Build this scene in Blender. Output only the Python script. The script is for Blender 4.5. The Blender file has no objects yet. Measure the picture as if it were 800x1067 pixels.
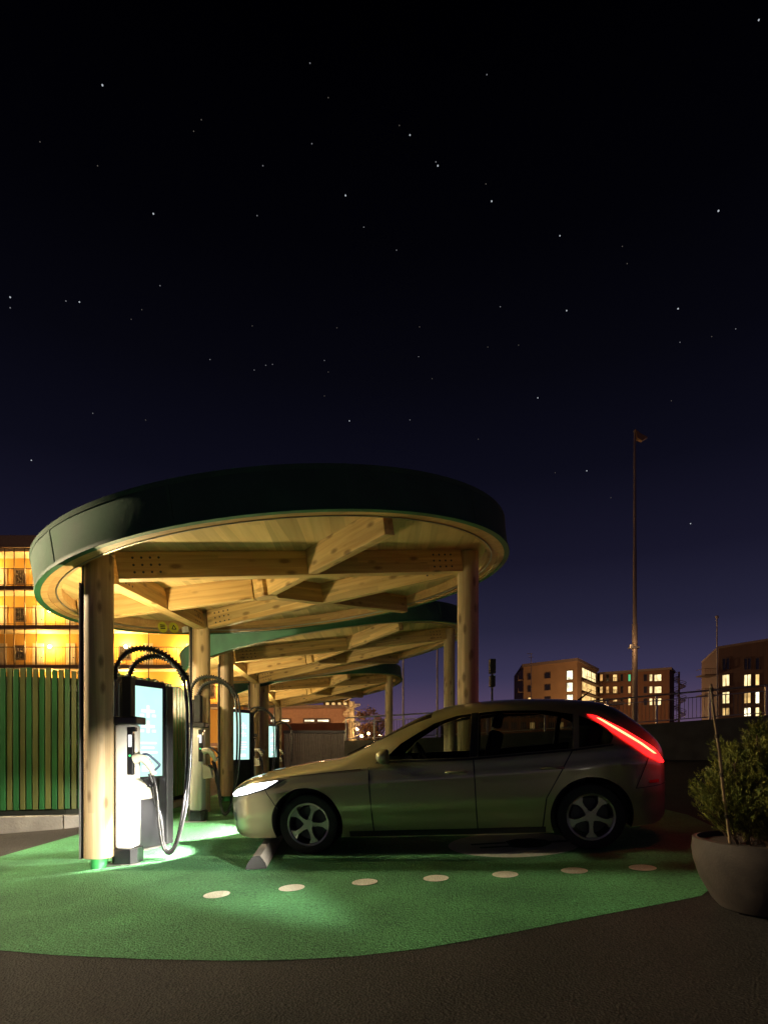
import bpy, bmesh, math, random
from mathutils import Vector, Matrix
random.seed(7)
S = bpy.context.scene
COL = S.collection
PI = math.pi
F, HZ, EYE = 600.0, 781.0, 1.227          # focal length in photo pixels, horizon row, eye height

# ------------------------------------------------------------------ layout helpers
def soft(v, lo, hi, k=1.5):
    if v > hi - k: return hi - k + k*math.tanh((v-hi+k)/k)
    if v < lo + k: return lo + k + k*math.tanh((v-lo-k)/k)
    return v
def G(x, y):                               # height of the gently sloping lot
    return .055*soft(x, -10, 10, 3) + .03*soft(y, -8, 10.5, 2)
def P(x, y, Z):
    return Vector(((x-400)/F*Z, Z, EYE + (HZ-y)/F*Z))
def PG(x, y):                              # point of the lot seen at a photo position
    dx, dz = (x-400)/F, (HZ-y)/F
    t = EYE/(.055*dx + .03 - dz)
    for _ in range(20):
        t += (EYE + dz*t - G(dx*t, t))/(.055*dx + .03 - dz)*.8
    return Vector((dx*t, t, G(dx*t, t)))

# ------------------------------------------------------------------ object helpers
def wm(o):
    return (wm(o.parent) @ o.matrix_basis) if o.parent else o.matrix_basis.copy()
def finish(bm, smooth):
    bmesh.ops.recalc_face_normals(bm, faces=bm.faces)
    if smooth:
        for f in bm.faces: f.smooth = True
        for e in bm.edges:
            if len(e.link_faces) == 2 and e.calc_face_angle(0) > math.radians(smooth): e.smooth = False
def obj(name, bm, m, parent=None, M=None, smooth=0, recalc=True):
    if recalc: finish(bm, smooth)
    me = bpy.data.meshes.new(name); bm.to_mesh(me); bm.free()
    for k in (m if isinstance(m, (list, tuple)) else [m]): me.materials.append(k)
    o = bpy.data.objects.new(name, me); COL.objects.link(o)
    M = M or Matrix.Identity(4)
    if parent:
        o.parent = parent
        o.matrix_basis = wm(parent).inverted() @ M
    else: o.matrix_basis = M
    return o
def thing(name, label, cat, loc=(0, 0, 0), M=None, group=None):
    o = bpy.data.objects.new(name, None); COL.objects.link(o)
    o.empty_display_size = .2
    o.matrix_basis = M if M else Matrix.Translation(Vector(loc))
    return tag(o, label, cat, group)
def tag(o, label, cat, group=None):
    o['label'] = label; o['category'] = cat
    if group: o['group'] = group
    return o
def structure(o): o['kind'] = 'structure'; return o
def copy_tree(o, parent=None):
    c = o.copy(); COL.objects.link(c); c.parent = parent
    for ch in list(o.children): copy_tree(ch, c)
    return c

def box(bm, x0, x1, y0, y1, z0, z1, bev=0, mi=0):
    M = Matrix.Translation(((x0+x1)/2, (y0+y1)/2, (z0+z1)/2)) @ Matrix.Diagonal((x1-x0, y1-y0, z1-z0, 1))
    r = bmesh.ops.create_cube(bm, size=1, matrix=M)
    fs = {f for v in r['verts'] for f in v.link_faces}
    for f in fs: f.material_index = mi
    if bev:
        es = {e for v in r['verts'] for e in v.link_edges}
        bmesh.ops.bevel(bm, geom=list(es), offset=bev, segments=2, affect='EDGES', profile=.5)
    return bm
def box_at(bm, M, *a):
    old = set(bm.verts); box(bm, *a)
    bmesh.ops.transform(bm, matrix=M, verts=[v for v in bm.verts if v not in old])
def B(*a, **k): return box(bmesh.new(), *a, **k)
def cyl(bm, a, b, r0, r1=None, n=20, cap=True):
    a, b = Vector(a), Vector(b); d = b-a
    M = Matrix.Translation((a+b)/2) @ d.to_track_quat('Z', 'Y').to_matrix().to_4x4()
    bmesh.ops.create_cone(bm, cap_ends=cap, segments=n, radius1=r0, radius2=r0 if r1 is None else r1, depth=d.length, matrix=M)
    return bm
def tube(bm, pts, r, n=10, cap=True):
    pts = [Vector(p) for p in pts]; rings = []
    up = Vector((0, 0, 1)); prev = None
    for i, p in enumerate(pts):
        t = (pts[min(i+1, len(pts)-1)] - pts[max(i-1, 0)]).normalized()
        if prev is None:
            s = t.cross(Vector((0, 1, 0)) if abs(t.y) < .9 else Vector((1, 0, 0))).normalized()
        else: s = (prev - t*prev.dot(t)).normalized()
        prev = s; q = t.cross(s)
        rr = r(i/(len(pts)-1)) if callable(r) else r
        rings.append([bm.verts.new(p + (s*math.cos(2*PI*k/n) + q*math.sin(2*PI*k/n))*rr) for k in range(n)])
    for a, b in zip(rings, rings[1:]):
        for k in range(n): bm.faces.new((a[k], a[(k+1) % n], b[(k+1) % n], b[k]))
    if cap: bm.faces.new(rings[0][::-1]); bm.faces.new(rings[-1])
    return bm
def smooth_path(pts, n=8):
    pts = [Vector(p) for p in pts]; out = []
    for i in range(len(pts)-1):
        p0, p1, p2, p3 = pts[max(i-1, 0)], pts[i], pts[i+1], pts[min(i+2, len(pts)-1)]
        for k in range(n):
            t = k/n
            out.append(.5*((2*p1) + (p2-p0)*t + (2*p0-5*p1+4*p2-p3)*t*t + (3*p1-p0-3*p2+p3)*t**3))
    out.append(pts[-1]); return out
def revolve(bm, prof, n=48, closed=True, a0=0, a1=2*PI):
    full = abs(a1-a0-2*PI) < 1e-6; m = n if full else n+1
    rings = [[bm.verts.new((r*math.cos(a0+(a1-a0)*k/n), r*math.sin(a0+(a1-a0)*k/n), z)) for (r, z) in prof] for k in range(m)]
    L = len(prof)
    for k in range(n):
        A, C = rings[k], rings[(k+1) % m]
        for j in range(L if closed else L-1):
            bm.faces.new((A[j], C[j], C[(j+1) % L], A[(j+1) % L]))
    return bm
def prism(bm, poly, z0, z1, top=None):
    lo = [bm.verts.new((x, y, z0)) for x, y in poly]; hi = [bm.verts.new((x, y, z1)) for x, y in (top or poly)]
    bm.faces.new(lo[::-1]); bm.faces.new(hi)
    for i in range(len(poly)):
        j = (i+1) % len(poly); bm.faces.new((lo[i], lo[j], hi[j], hi[i]))
    return bm
def frame_from(origin, xdir, zdir=Vector((0, 0, 1))):
    x = Vector(xdir).normalized(); z = Vector(zdir); y = z.cross(x).normalized(); z = x.cross(y).normalized()
    M = Matrix((x, y, z)).transposed().to_4x4(); M.translation = Vector(origin); return M

# ------------------------------------------------------------------ materials
MATS = {}
def nt(name):
    m = bpy.data.materials.new(name); m.use_nodes = True
    N = m.node_tree.nodes; L = m.node_tree.links
    return m, N, L, N['Principled BSDF']
def mat(name, c, rough=.6, metal=0, var=.12, scale=6, bump=0, bscale=40, emit=None, es=0, coat=0, spec=.5, stretch=(1, 1, 1)):
    if name in MATS: return MATS[name]
    m, N, L, b = nt(name); MATS[name] = m
    b.inputs['Roughness'].default_value = rough; b.inputs['Metallic'].default_value = metal
    b.inputs['Coat Weight'].default_value = coat; b.inputs['Specular IOR Level'].default_value = spec
    tc = N.new('ShaderNodeTexCoord'); mp = N.new('ShaderNodeMapping'); mp.inputs['Scale'].default_value = stretch
    L.new(tc.outputs['Object'], mp.inputs['Vector'])
    if var:
        n = N.new('ShaderNodeTexNoise'); n.inputs['Scale'].default_value = scale; n.inputs['Detail'].default_value = 6
        L.new(mp.outputs[0], n.inputs['Vector'])
        r = N.new('ShaderNodeValToRGB'); r.color_ramp.elements[0].position = .3; r.color_ramp.elements[1].position = .7
        r.color_ramp.elements[0].color = (*[k*(1-var) for k in c], 1); r.color_ramp.elements[1].color = (*[min(1, k*(1+var)) for k in c], 1)
        L.new(n.outputs['Fac'], r.inputs['Fac']); L.new(r.outputs['Color'], b.inputs['Base Color'])
        mr = N.new('ShaderNodeMapRange'); mr.inputs[3].default_value = max(0, rough-.08); mr.inputs[4].default_value = min(1, rough+.08)
        L.new(n.outputs['Fac'], mr.inputs[0]); L.new(mr.outputs[0], b.inputs['Roughness'])
    else: b.inputs['Base Color'].default_value = (*c, 1)
    if bump:
        n2 = N.new('ShaderNodeTexNoise'); n2.inputs['Scale'].default_value = bscale; n2.inputs['Detail'].default_value = 4
        L.new(mp.outputs[0], n2.inputs['Vector'])
        bp = N.new('ShaderNodeBump'); bp.inputs['Strength'].default_value = bump; bp.inputs['Distance'].default_value = .02
        L.new(n2.outputs['Fac'], bp.inputs['Height']); L.new(bp.outputs[0], b.inputs['Normal'])
    if emit:
        b.inputs['Emission Color'].default_value = (*emit, 1); b.inputs['Emission Strength'].default_value = es
    return m
def wood(name, c1, c2, axis='X', knots=True, rough=.55, gs=1.0):
    m, N, L, b = nt(name)
    tc = N.new('ShaderNodeTexCoord'); oi = N.new('ShaderNodeObjectInfo')
    ad = N.new('ShaderNodeVectorMath'); ad.operation = 'ADD'
    mu = N.new('ShaderNodeVectorMath'); mu.operation = 'SCALE'; mu.inputs['Scale'].default_value = 37
    cx = N.new('ShaderNodeCombineXYZ')
    for i in range(3): L.new(oi.outputs['Random'], cx.inputs[i])
    L.new(cx.outputs[0], mu.inputs[0]); L.new(tc.outputs['Object'], ad.inputs[0]); L.new(mu.outputs[0], ad.inputs[1])
    mp = N.new('ShaderNodeMapping')
    mp.inputs['Scale'].default_value = {'X': (.5, 9, 9), 'Z': (9, 9, .5), 'Y': (9, .5, 9)}[axis]
    L.new(ad.outputs[0], mp.inputs['Vector'])
    n = N.new('ShaderNodeTexNoise'); n.inputs['Scale'].default_value = 2.2*gs; n.inputs['Detail'].default_value = 8; n.inputs['Distortion'].default_value = .6
    L.new(mp.outputs[0], n.inputs['Vector'])
    r = N.new('ShaderNodeValToRGB'); r.color_ramp.elements[0].position = .34; r.color_ramp.elements[1].position = .66
    r.color_ramp.elements[0].color = (*c1, 1); r.color_ramp.elements[1].color = (*c2, 1)
    L.new(n.outputs['Fac'], r.inputs['Fac'])
    # glued lamellae: each board a slightly different tone
    mp3 = N.new('ShaderNodeMapping'); mp3.inputs['Scale'].default_value = {'X': (.4, 1, 11), 'Z': (7, 7, .25), 'Y': (8, .4, 1)}[axis]
    L.new(ad.outputs[0], mp3.inputs['Vector'])
    v3 = N.new('ShaderNodeTexVoronoi'); v3.inputs['Scale'].default_value = 1; v3.distance = 'CHEBYCHEV'
    L.new(mp3.outputs[0], v3.inputs['Vector'])
    hs = N.new('ShaderNodeHueSaturation'); mr = N.new('ShaderNodeMapRange'); mr.inputs[3].default_value = .72; mr.inputs[4].default_value = 1.16
    sp = N.new('ShaderNodeSeparateColor'); L.new(v3.outputs['Color'], sp.inputs[0])
    L.new(sp.outputs[0], mr.inputs[0]); L.new(mr.outputs[0], hs.inputs['Value']); L.new(r.outputs['Color'], hs.inputs['Color'])
    last = hs.outputs['Color']
    if knots:
        mp2 = N.new('ShaderNodeMapping'); mp2.inputs['Scale'].default_value = {'X': (1.6, 4, 4), 'Z': (4, 4, 1.6), 'Y': (4, 1.6, 4)}[axis]
        L.new(ad.outputs[0], mp2.inputs['Vector'])
        v = N.new('ShaderNodeTexVoronoi'); v.inputs['Scale'].default_value = 1.9; L.new(mp2.outputs[0], v.inputs['Vector'])
        kr = N.new('ShaderNodeValToRGB'); kr.color_ramp.elements[0].position = .12; kr.color_ramp.elements[1].position = .26
        L.new(v.outputs['Distance'], kr.inputs['Fac'])
        kr.color_ramp.elements[0].color = (.75, .75, .75, 1); kr.color_ramp.elements[1].color = (0, 0, 0, 1)
        mx = N.new('ShaderNodeMix'); mx.data_type = 'RGBA'; mx.inputs[7].default_value = (c1[0]*.3, c1[1]*.25, c1[2]*.2, 1)
        L.new(kr.outputs['Color'], mx.inputs[0]); L.new(last, mx.inputs[6]); last = mx.outputs[2]
    L.new(last, b.inputs['Base Color']); b.inputs['Roughness'].default_value = rough
    bp = N.new('ShaderNodeBump'); bp.inputs['Strength'].default_value = .15; bp.inputs['Distance'].default_value = .01
    L.new(n.outputs['Fac'], bp.inputs['Height']); L.new(bp.outputs[0], b.inputs['Normal'])
    return m
def asphalt(name, c, grain, patch, scale=1.0, spec=.35, rough=.82):
    m, N, L, b = nt(name)
    tc = N.new('ShaderNodeTexCoord')
    n1 = N.new('ShaderNodeTexNoise'); n1.inputs['Scale'].default_value = 55*scale; n1.inputs['Detail'].default_value = 5; n1.inputs['Roughness'].default_value = .75
    n2 = N.new('ShaderNodeTexNoise'); n2.inputs['Scale'].default_value = .9; n2.inputs['Detail'].default_value = 6
    v = N.new('ShaderNodeTexVoronoi'); v.inputs['Scale'].default_value = 75*scale
    for k in (n1, n2, v): L.new(tc.outputs['Object'], k.inputs['Vector'])
    r1 = N.new('ShaderNodeMapRange'); r1.inputs[1].default_value = .3; r1.inputs[2].default_value = .7; r1.inputs[3].default_value = 1-grain; r1.inputs[4].default_value = 1+grain
    r2 = N.new('ShaderNodeMapRange'); r2.inputs[1].default_value = .3; r2.inputs[2].default_value = .7; r2.inputs[3].default_value = 1-patch; r2.inputs[4].default_value = 1+patch
    L.new(n1.outputs['Fac'], r1.inputs[0]); L.new(n2.outputs['Fac'], r2.inputs[0])
    mu = N.new('ShaderNodeMath'); mu.operation = 'MULTIPLY'; L.new(r1.outputs[0], mu.inputs[0]); L.new(r2.outputs[0], mu.inputs[1])
    sc = N.new('ShaderNodeVectorMath'); sc.operation = 'SCALE'; sc.inputs[0].default_value = c; L.new(mu.outputs[0], sc.inputs['Scale'])
    L.new(sc.outputs[0], b.inputs['Base Color']); b.inputs['Roughness'].default_value = rough; b.inputs['Specular IOR Level'].default_value = spec
    bp = N.new('ShaderNodeBump'); bp.inputs['Strength'].default_value = .9; bp.inputs['Distance'].default_value = .010
    ad = N.new('ShaderNodeMath'); ad.operation = 'ADD'; L.new(n1.outputs['Fac'], ad.inputs[0]); L.new(v.outputs['Distance'], ad.inputs[1])
    L.new(ad.outputs[0], bp.inputs['Height']); L.new(bp.outputs[0], b.inputs['Normal'])
    return m
def glow(name, c, s):
    if name in MATS: return MATS[name]
    m, N, L, b = nt(name); MATS[name] = m
    b.inputs['Base Color'].default_value = (.02, .02, .02, 1); b.inputs['Roughness'].default_value = .3
    b.inputs['Emission Color'].default_value = (*c, 1); b.inputs['Emission Strength'].default_value = s
    return m

M_asph = asphalt('asphalt', (.025, .0205, .018), .85, .4)
M_green = asphalt('green_surfacing', (.07, .25, .10), .75, .42, scale=1.0)  # patchy tone partly stands in for shade patches on the pad
M_white = asphalt('road_paint', (.72, .72, .62), .2, .12, scale=1.3, rough=.6)
M_badge = asphalt('worn_road_paint', (.5, .55, .47), .25, .15, scale=1.3, rough=.6)
M_darkgreen = asphalt('dark_green_paint', (.015, .07, .03), .3, .1, scale=1.3)
W_beam = wood('glulam', (.51, .315, .115), (.69, .475, .205), 'X')
W_col = wood('pine_column', (.50, .34, .17), (.67, .50, .29), 'Z')
W_rim = wood('bent_timber', (.48, .27, .10), (.60, .37, .15), 'X', knots=False)
W_ceil = wood('timber_ceiling', (.58, .40, .17), (.68, .49, .23), 'Y', knots=False, gs=.8)
M_felt = mat('green_felt', (.05, .14, .07), .85, var=.2, scale=3, bump=.10, bscale=25)
M_edge = mat('green_edge_metal', (.02, .12, .05), .6)
M_steel = mat('galvanised_steel', (.45, .43, .40), .38, .85)
M_dsteel = mat('dark_steel', (.06, .06, .065), .45, .5)
M_black = mat('black_plastic', (.012, .012, .014), .35, coat=.2)
M_matte = mat('matte_black', (.02, .02, .022), .6)
M_rubber = mat('rubber', (.015, .015, .015), .7, bump=.1)
M_hose = mat('black_cable', (.025, .025, .027), .28, coat=.3)
M_cream = mat('cream_powder_coat', (.78, .76, .70), .35, coat=.2, var=.04)
M_plug = mat('light_plug_plastic', (.62, .58, .46), .4, var=.05)
M_blue = mat('blue_grey_plastic', (.05, .08, .13), .35)
M_conc = mat('concrete', (.36, .33, .29), .85, var=.2, scale=4, bump=.3, bscale=30)
M_dconc = mat('weathered_concrete', (.11, .10, .08), .85, var=.25, scale=2, bump=.3, bscale=20)
M_fg1 = mat('green_slat_paint', (.02, .12, .03), .5, var=.25, scale=5, stretch=(1, 1, .3))
M_fg2 = mat('olive_slat_paint', (.12, .13, .035), .5, var=.25, scale=5, stretch=(1, 1, .3))
M_greenfoot = mat('green_foot_paint', (.05, .36, .10), .5)

# ------------------------------------------------------------------ ground
def sheet(xs, ys, off):
    bm = bmesh.new()
    V = [[bm.verts.new((x, y, G(x, y)+off)) for x in xs] for y in ys]
    for j in range(len(ys)-1):
        for i in range(len(xs)-1): bm.faces.new((V[j][i], V[j][i+1], V[j+1][i+1], V[j+1][i]))
    return bm
xs = [-900, -400, -150, -60, -30, -20] + [-14+k*.5 for k in range(57)] + [20, 30, 60, 150, 400, 900]
ys = [-60, -30, -15] + [-8+k*.5 for k in range(57)] + [26, 40, 80, 160, 400, 900]
structure(obj('ground', sheet(xs, ys, 0), M_asph, smooth=60))
def patch_on_ground(poly, off, rings=14):
    """a painted sheet that follows the lot"""
    cx = sum(p[0] for p in poly)/len(poly); cy = sum(p[1] for p in poly)/len(poly)
    bm = bmesh.new(); prev = None; c = bm.verts.new((cx, cy, G(cx, cy)+off))
    for r in range(1, rings+1):
        t = r/rings
        ring = [bm.verts.new((cx+(x-cx)*t, cy+(y-cy)*t, G(cx+(x-cx)*t, cy+(y-cy)*t)+off)) for x, y in poly]
        n = len(ring)
        for k in range(n):
            if prev: bm.faces.new((prev[k], ring[k], ring[(k+1) % n], prev[(k+1) % n]))
            else: bm.faces.new((c, ring[k], ring[(k+1) % n]))
        prev = ring
    return bm
# green pad: a round front edge, traced where it lies on the lot, and a long strip behind
edge = [(-10, 990), (60, 996), (150, 1000), (230, 1001.5), (300, 1001), (370, 997), (440, 989), (530, 973), (610, 957), (690, 942), (730, 934)]
pad = [PG(*e).to_2d() for e in edge]
pad = [p.to_tuple() for p in pad]
pl, pr = pad[0], pad[-1]
right = [(pr[0]+.8, pr[1]+.8), (pr[0]+1.35, pr[1]+1.9), (pr[0]+1.6, pr[1]+3.2), (pr[0]+1.5, pr[1]+5), (3.6, 12), (3.0, 18), (2.4, 26)]
a, b_ = PG(84, 869), PG(0, 893)
left = [(-4.2, 26), (-4.3, 18), (-4.2, 12), (a.x-.05, a.y+1.2), (a.x, a.y), (b_.x, b_.y), (b_.x+.05, b_.y-1), (pl[0]-1.45, pl[1]+1.3), (pl[0]-.75, pl[1]+.45)]
poly = pad + right + left
dense = []
for i in range(len(poly)):
    p, q = Vector(poly[i]), Vector(poly[(i+1) % len(poly)])
    for k in range(6): dense.append(tuple(p.lerp(q, k/6)))
structure(obj('green_pavement', patch_on_ground(dense, .004, 24), M_green, smooth=60))

def disc_poly(c, rx, ry, n=36, ang=0):
    return [(c[0]+rx*math.cos(2*PI*k/n)*math.cos(ang)-ry*math.sin(2*PI*k/n)*math.sin(ang), c[1]+rx*math.cos(2*PI*k/n)*math.sin(ang)+ry*math.sin(2*PI*k/n)*math.cos(ang)) for k in range(n)]
dots = [(226, 933), (304, 926), (380, 920), (454, 916), (526, 912), (598, 908), (669, 905)]
for x, y in dots:
    c = PG(x, y)
    structure(obj('painted_dot_marking', patch_on_ground(disc_poly(c, .105, .105), .008, 2), M_white))
for x, y in [(323, 867), (370, 865), (414, 862.5), (458, 860)]:
    c = PG(x, y)
    structure(obj('painted_dot_marking', patch_on_ground(disc_poly(c, .105, .105), .008, 2), M_white))
bc = PG(534, 880)
structure(obj('painted_badge_marking', patch_on_ground(disc_poly(bc, .66, .62, 48), .008, 6), M_badge))
icon = [(-.42, -.02), (-.10, -.02), (-.06, .14), (.12, .20), (.30, .14), (.38, .05), (.62, .05), (.62, -.01), (.36, -.01), (.30, -.14), (.10, -.20), (-.02, -.16), (-.08, -.10), (-.30, -.10), (-.30, -.16), (-.05, -.2), (-.06, -.24), (-.42, -.24)]
bm = bmesh.new()
def gp(bm, pts, off):
    vs = [bm.verts.new((bc.x+x, bc.y+y, G(bc.x+x, bc.y+y)+off)) for x, y in pts]
    bm.faces.new(vs)
gp(bm, [(-.42, .02), (-.06, .02), (-.06, .09), (-.42, .09)], .012)
gp(bm, [(-.36, -.16), (-.02, -.16), (-.02, -.09), (-.36, -.09)], .012)
gp(bm, [(-.05, -.19), (.08, -.25), (.24, -.25), (.36, -.12), (.38, -.07), (.58, -.07), (.58, .03), (.38, .03), (.36, .09), (.24, .22), (.08, .22), (-.05, .13)], .012)
structure(obj('painted_plug_marking', bm, M_darkgreen))

# ------------------------------------------------------------------ canopies
def canopy(C, R, n, b, cols, label, foot_h=.11, first=False):
    C = Vector(C); n = Vector((n[0], n[1], 1)).normalized()
    ex = Vector((1, 0, -n.x/n.z)).normalized(); Md = frame_from(C, ex, n)
    Mi = Md.inverted()
    root = thing('charging_canopy', label, 'canopy', (C.x, C.y, G(C.x, C.y)), group='round timber canopies over the charging bays')
    NS = 144
    bm = bmesh.new(); revolve(bm, [(R, .012), (R, b-.02), (R-.012, b), (R-.045, b), (R-.045, .012)], NS)
    for k in range(12):                       # lap seams of the felt sheets
        a = 2*PI*k/12+.35
        M = Matrix.Rotation(a, 4, 'Z') @ Matrix.Translation((R+.002, 0, b/2)) @ Matrix.Diagonal((.006, .03, b-.05, 1))
        bmesh.ops.create_cube(bm, size=1, matrix=M)
    obj('fascia', bm, M_felt, root, Md, 40)
    bm = bmesh.new(); revolve(bm, [(R+.014, -.012), (R+.014, .018), (R+.002, .018), (R+.002, .0), (R-.05, .0), (R-.05, -.012)], NS)
    obj('drip_edge', bm, M_edge, root, Md, 40)
    bm = bmesh.new(); revolve(bm, [(R+.004, b-.035), (R+.006, b+.012), (R-.05, b+.02), (R-.05, b+.002), (R+.0015, b+.002), (R+.0015, b-.035)], NS)
    obj('roof_trim', bm, M_felt, root, Md, 40)
    # timber ring, stepped in three
    rc = .13
    bm = bmesh.new(); revolve(bm, [(R-.05, -.004), (R-.05, rc+.02), (R-.12, rc+.02), (R-.12, -.004)], NS)
    rr = obj('rim_ring', bm, W_rim, root, Md, 40)
    bm = bmesh.new(); revolve(bm, [(R-.122, .012), (R-.122, rc+.02), (R-.20, rc+.02), (R-.20, .012)], NS)
    obj('inner_ring', bm, W_rim, rr, Md, 40)
    bm = bmesh.new(); revolve(bm, [(R-.202, .004), (R-.202, .03), (R-.216, .03), (R-.216, .004)], NS)
    obj('metal_strip', bm, M_steel, rr, Md, 40)
    bm = bmesh.new(); revolve(bm, [(R-.218, .02), (R-.218, rc+.02), (R-.26, rc+.02), (R-.26, .02)], NS)
    obj('inner_ring', bm, W_rim, rr, Md, 40)
    bm = bmesh.new(); bmesh.ops.create_circle(bm, cap_ends=True, segments=NS, radius=R-.10)
    r = bmesh.ops.extrude_face_region(bm, geom=bm.faces[:]); bmesh.ops.translate(bm, vec=(0, 0, .06), verts=[v for v in r['geom'] if isinstance(v, bmesh.types.BMVert)])
    obj('ceiling', bm, W_ceil, root, Md @ Matrix.Translation((0, 0, rc+.022)))
    bm = bmesh.new(); revolve(bm, [(R-.05, b-.01), (R*.5, b+.03), (.02, b+.05), (.02, b+.02), (R*.5, b), (R-.06, b-.03)], 96)
    obj('roof', bm, M_felt, root, Md, 40)
    # columns
    rad = .14; loc = []
    for i, c in enumerate(cols):
        x, y = c; g = G(x, y)
        zt = C.z - (n.x*(x-C.x) + n.y*(y-C.y))/n.z + rc - .01
        Mc = Matrix.Translation((x, y, g))
        bm = bmesh.new(); cyl(bm, (0, 0, foot_h), (0, 0, zt-g), rad, rad*.985, 40)
        cl = obj('column', bm, W_col, root, Mc, 40)
        bm = bmesh.new(); cyl(bm, (0, 0, -.03), (0, 0, foot_h), rad*.56, None, 24)
        obj('column_foot', bm, M_greenfoot, cl, Mc, 40)
        if i != 1:
            bm = bmesh.new()                 # steel cable channel on the outer side
            box(bm, -rad-.042, -rad-.026, -.05, .05, foot_h-.02, zt-g-.28, .002, 0)
            box(bm, -rad-.0255, -rad+.02, -.028, .028, foot_h-.01, zt-g-.05, 0, 1)
            obj('cable_channel', bm, [M_steel, M_matte], cl, Mc)
        loc.append((Mi @ Vector((x, y, zt))).to_2d())
    # beams, in the plane of the roof
    bw, bh = .07, .28; ztop = rc+.018
    def beam(name, p, q, e0, e1, dz=0, w=bw, bolts=False):
        p, q = Vector((*p, 0)), Vector((*q, 0)); d = (q-p).normalized(); L = (q-p).length
        Ml = Md @ frame_from(p + d*e0 + Vector((0, 0, ztop-bh/2+dz)), d)
        l = L-e0-e1
        bmx = B(0, l, -w, w, -bh/2, bh/2, bev=.006)
        if bolts:
            for s in (-1, 1):
                for i in range(4):
                    for j in range(3):
                        for xx in (.16+i*.085, l-.16-i*.085):
                            old = set(bmx.faces)
                            cyl(bmx, (xx, s*(w-.002), -.075+j*.075), (xx, s*(w+.004), -.075+j*.075), .013, None, 8)
                            for f in bmx.faces:
                                if f not in old: f.material_index = 1
        return obj(name, bmx, [W_beam, M_dsteel], root, Ml)
    for i in range(3):
        beam('beam', loc[i], loc[(i+1) % 3], rad+.012, rad+.012, bolts=True)
    cen = (loc[0]+loc[1]+loc[2])/3
    for i in range(3):
        mid = (loc[i]+loc[(i+1) % 3])/2; d = (mid-cen).normalized()
        beam('rafter', cen, mid, .16, bw+.004, dz=.005, w=.062)
        # out to the rim
        bb = mid.dot(d); t = -bb + math.sqrt(bb*bb - mid.length_squared + (R-.262)**2)
        if t > .35: beam('rafter', mid, mid+d*t, bw+.004, .03, dz=.005, w=.062)
    bm = bmesh.new(); cyl(bm, (*cen, ztop-bh+.004), (*cen, ztop), .158, None, 6)
    obj('hub_block', bm, W_beam, root, Md)
    return root, Md, loc
c1, Md1, loc1 = canopy((-1.338, 7.951, 2.18+EYE), 3.0, (-.129, -.057), .377, [(-2.92, 5.91), (1.11, 7.62), (-2.94, 9.28)],
    'nearest and largest round timber canopy, green felt edge, over the car')
c2, Md2, loc2 = canopy((-1.416, 14.56, 2.34+EYE), 3.51, (-.17, -.02), .41, [(-3.343, 12.27), (1.61, 14.2), (-3.69, 16.48)],
    'middle round timber canopy, half hidden behind the nearest one')
c3, Md3, loc3 = canopy((-2.47, 21.35, 2.15+EYE), 3.18, (-.14, .04), .40, [(-3.93, 18.97), (.18, 20.7), (-4.27, 23.3)],
    'farthest and smallest looking round timber canopy, before the grey container')
# stickers and sensor on the near canopy's back rim
def on_rim(px, py, R=2.73):
    d = Vector(((px-400)/F, 1, (HZ-py)/F)); o = Md1.inverted() @ Vector((0, 0, EYE)); dd = Md1.inverted().to_3x3() @ d
    A = dd.x**2+dd.y**2; Bq = o.x*dd.x+o.y*dd.y; Cq = o.x**2+o.y**2-R*R
    t = (-Bq+math.sqrt(Bq*Bq-A*Cq))/A
    return o+dd*t
M_stick = mat('yellow_sticker', (.50, .48, .03), .5)
for px in (169.5, 181):
    p = on_rim(px, 651.5); ang = math.atan2(p.y, p.x)
    Ms = Md1 @ Matrix.Translation((math.cos(ang)*2.735, math.sin(ang)*2.735, .035)) @ Matrix.Rotation(ang, 4, 'Z') @ Matrix.Rotation(-PI/2, 4, 'Y')
    bm = bmesh.new(); cyl(bm, (0, 0, 0), (0, 0, .006), .088, None, 28)
    st = obj('round_sticker', bm, M_stick, c1, Ms)
    bm = bmesh.new()
    if px < 175:
        for k in range(3): box(bm, -.03+k*.028, -.014+k*.028, -.045, .045, .0062, .0085)
    else:
        for a in range(3):
            t = a*2*PI/3
            cyl(bm, (.045*math.cos(t), .045*math.sin(t), .0075), (.045*math.cos(t+2*PI/3), .045*math.sin(t+2*PI/3), .0075), .007, None, 6)
    obj('printed_mark', bm, M_matte, st, Ms)
p = on_rim(191.5, 656); ang = math.atan2(p.y, p.x)
bm = B(-.05, .05, -.04, .04, -.05, .05, bev=.015)
obj('sensor_box', bm, M_cream, c1, Md1 @ Matrix.Translation((math.cos(ang)*2.68, math.sin(ang)*2.68, .0)) @ Matrix.Rotation(ang, 4, 'Z'))

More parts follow.
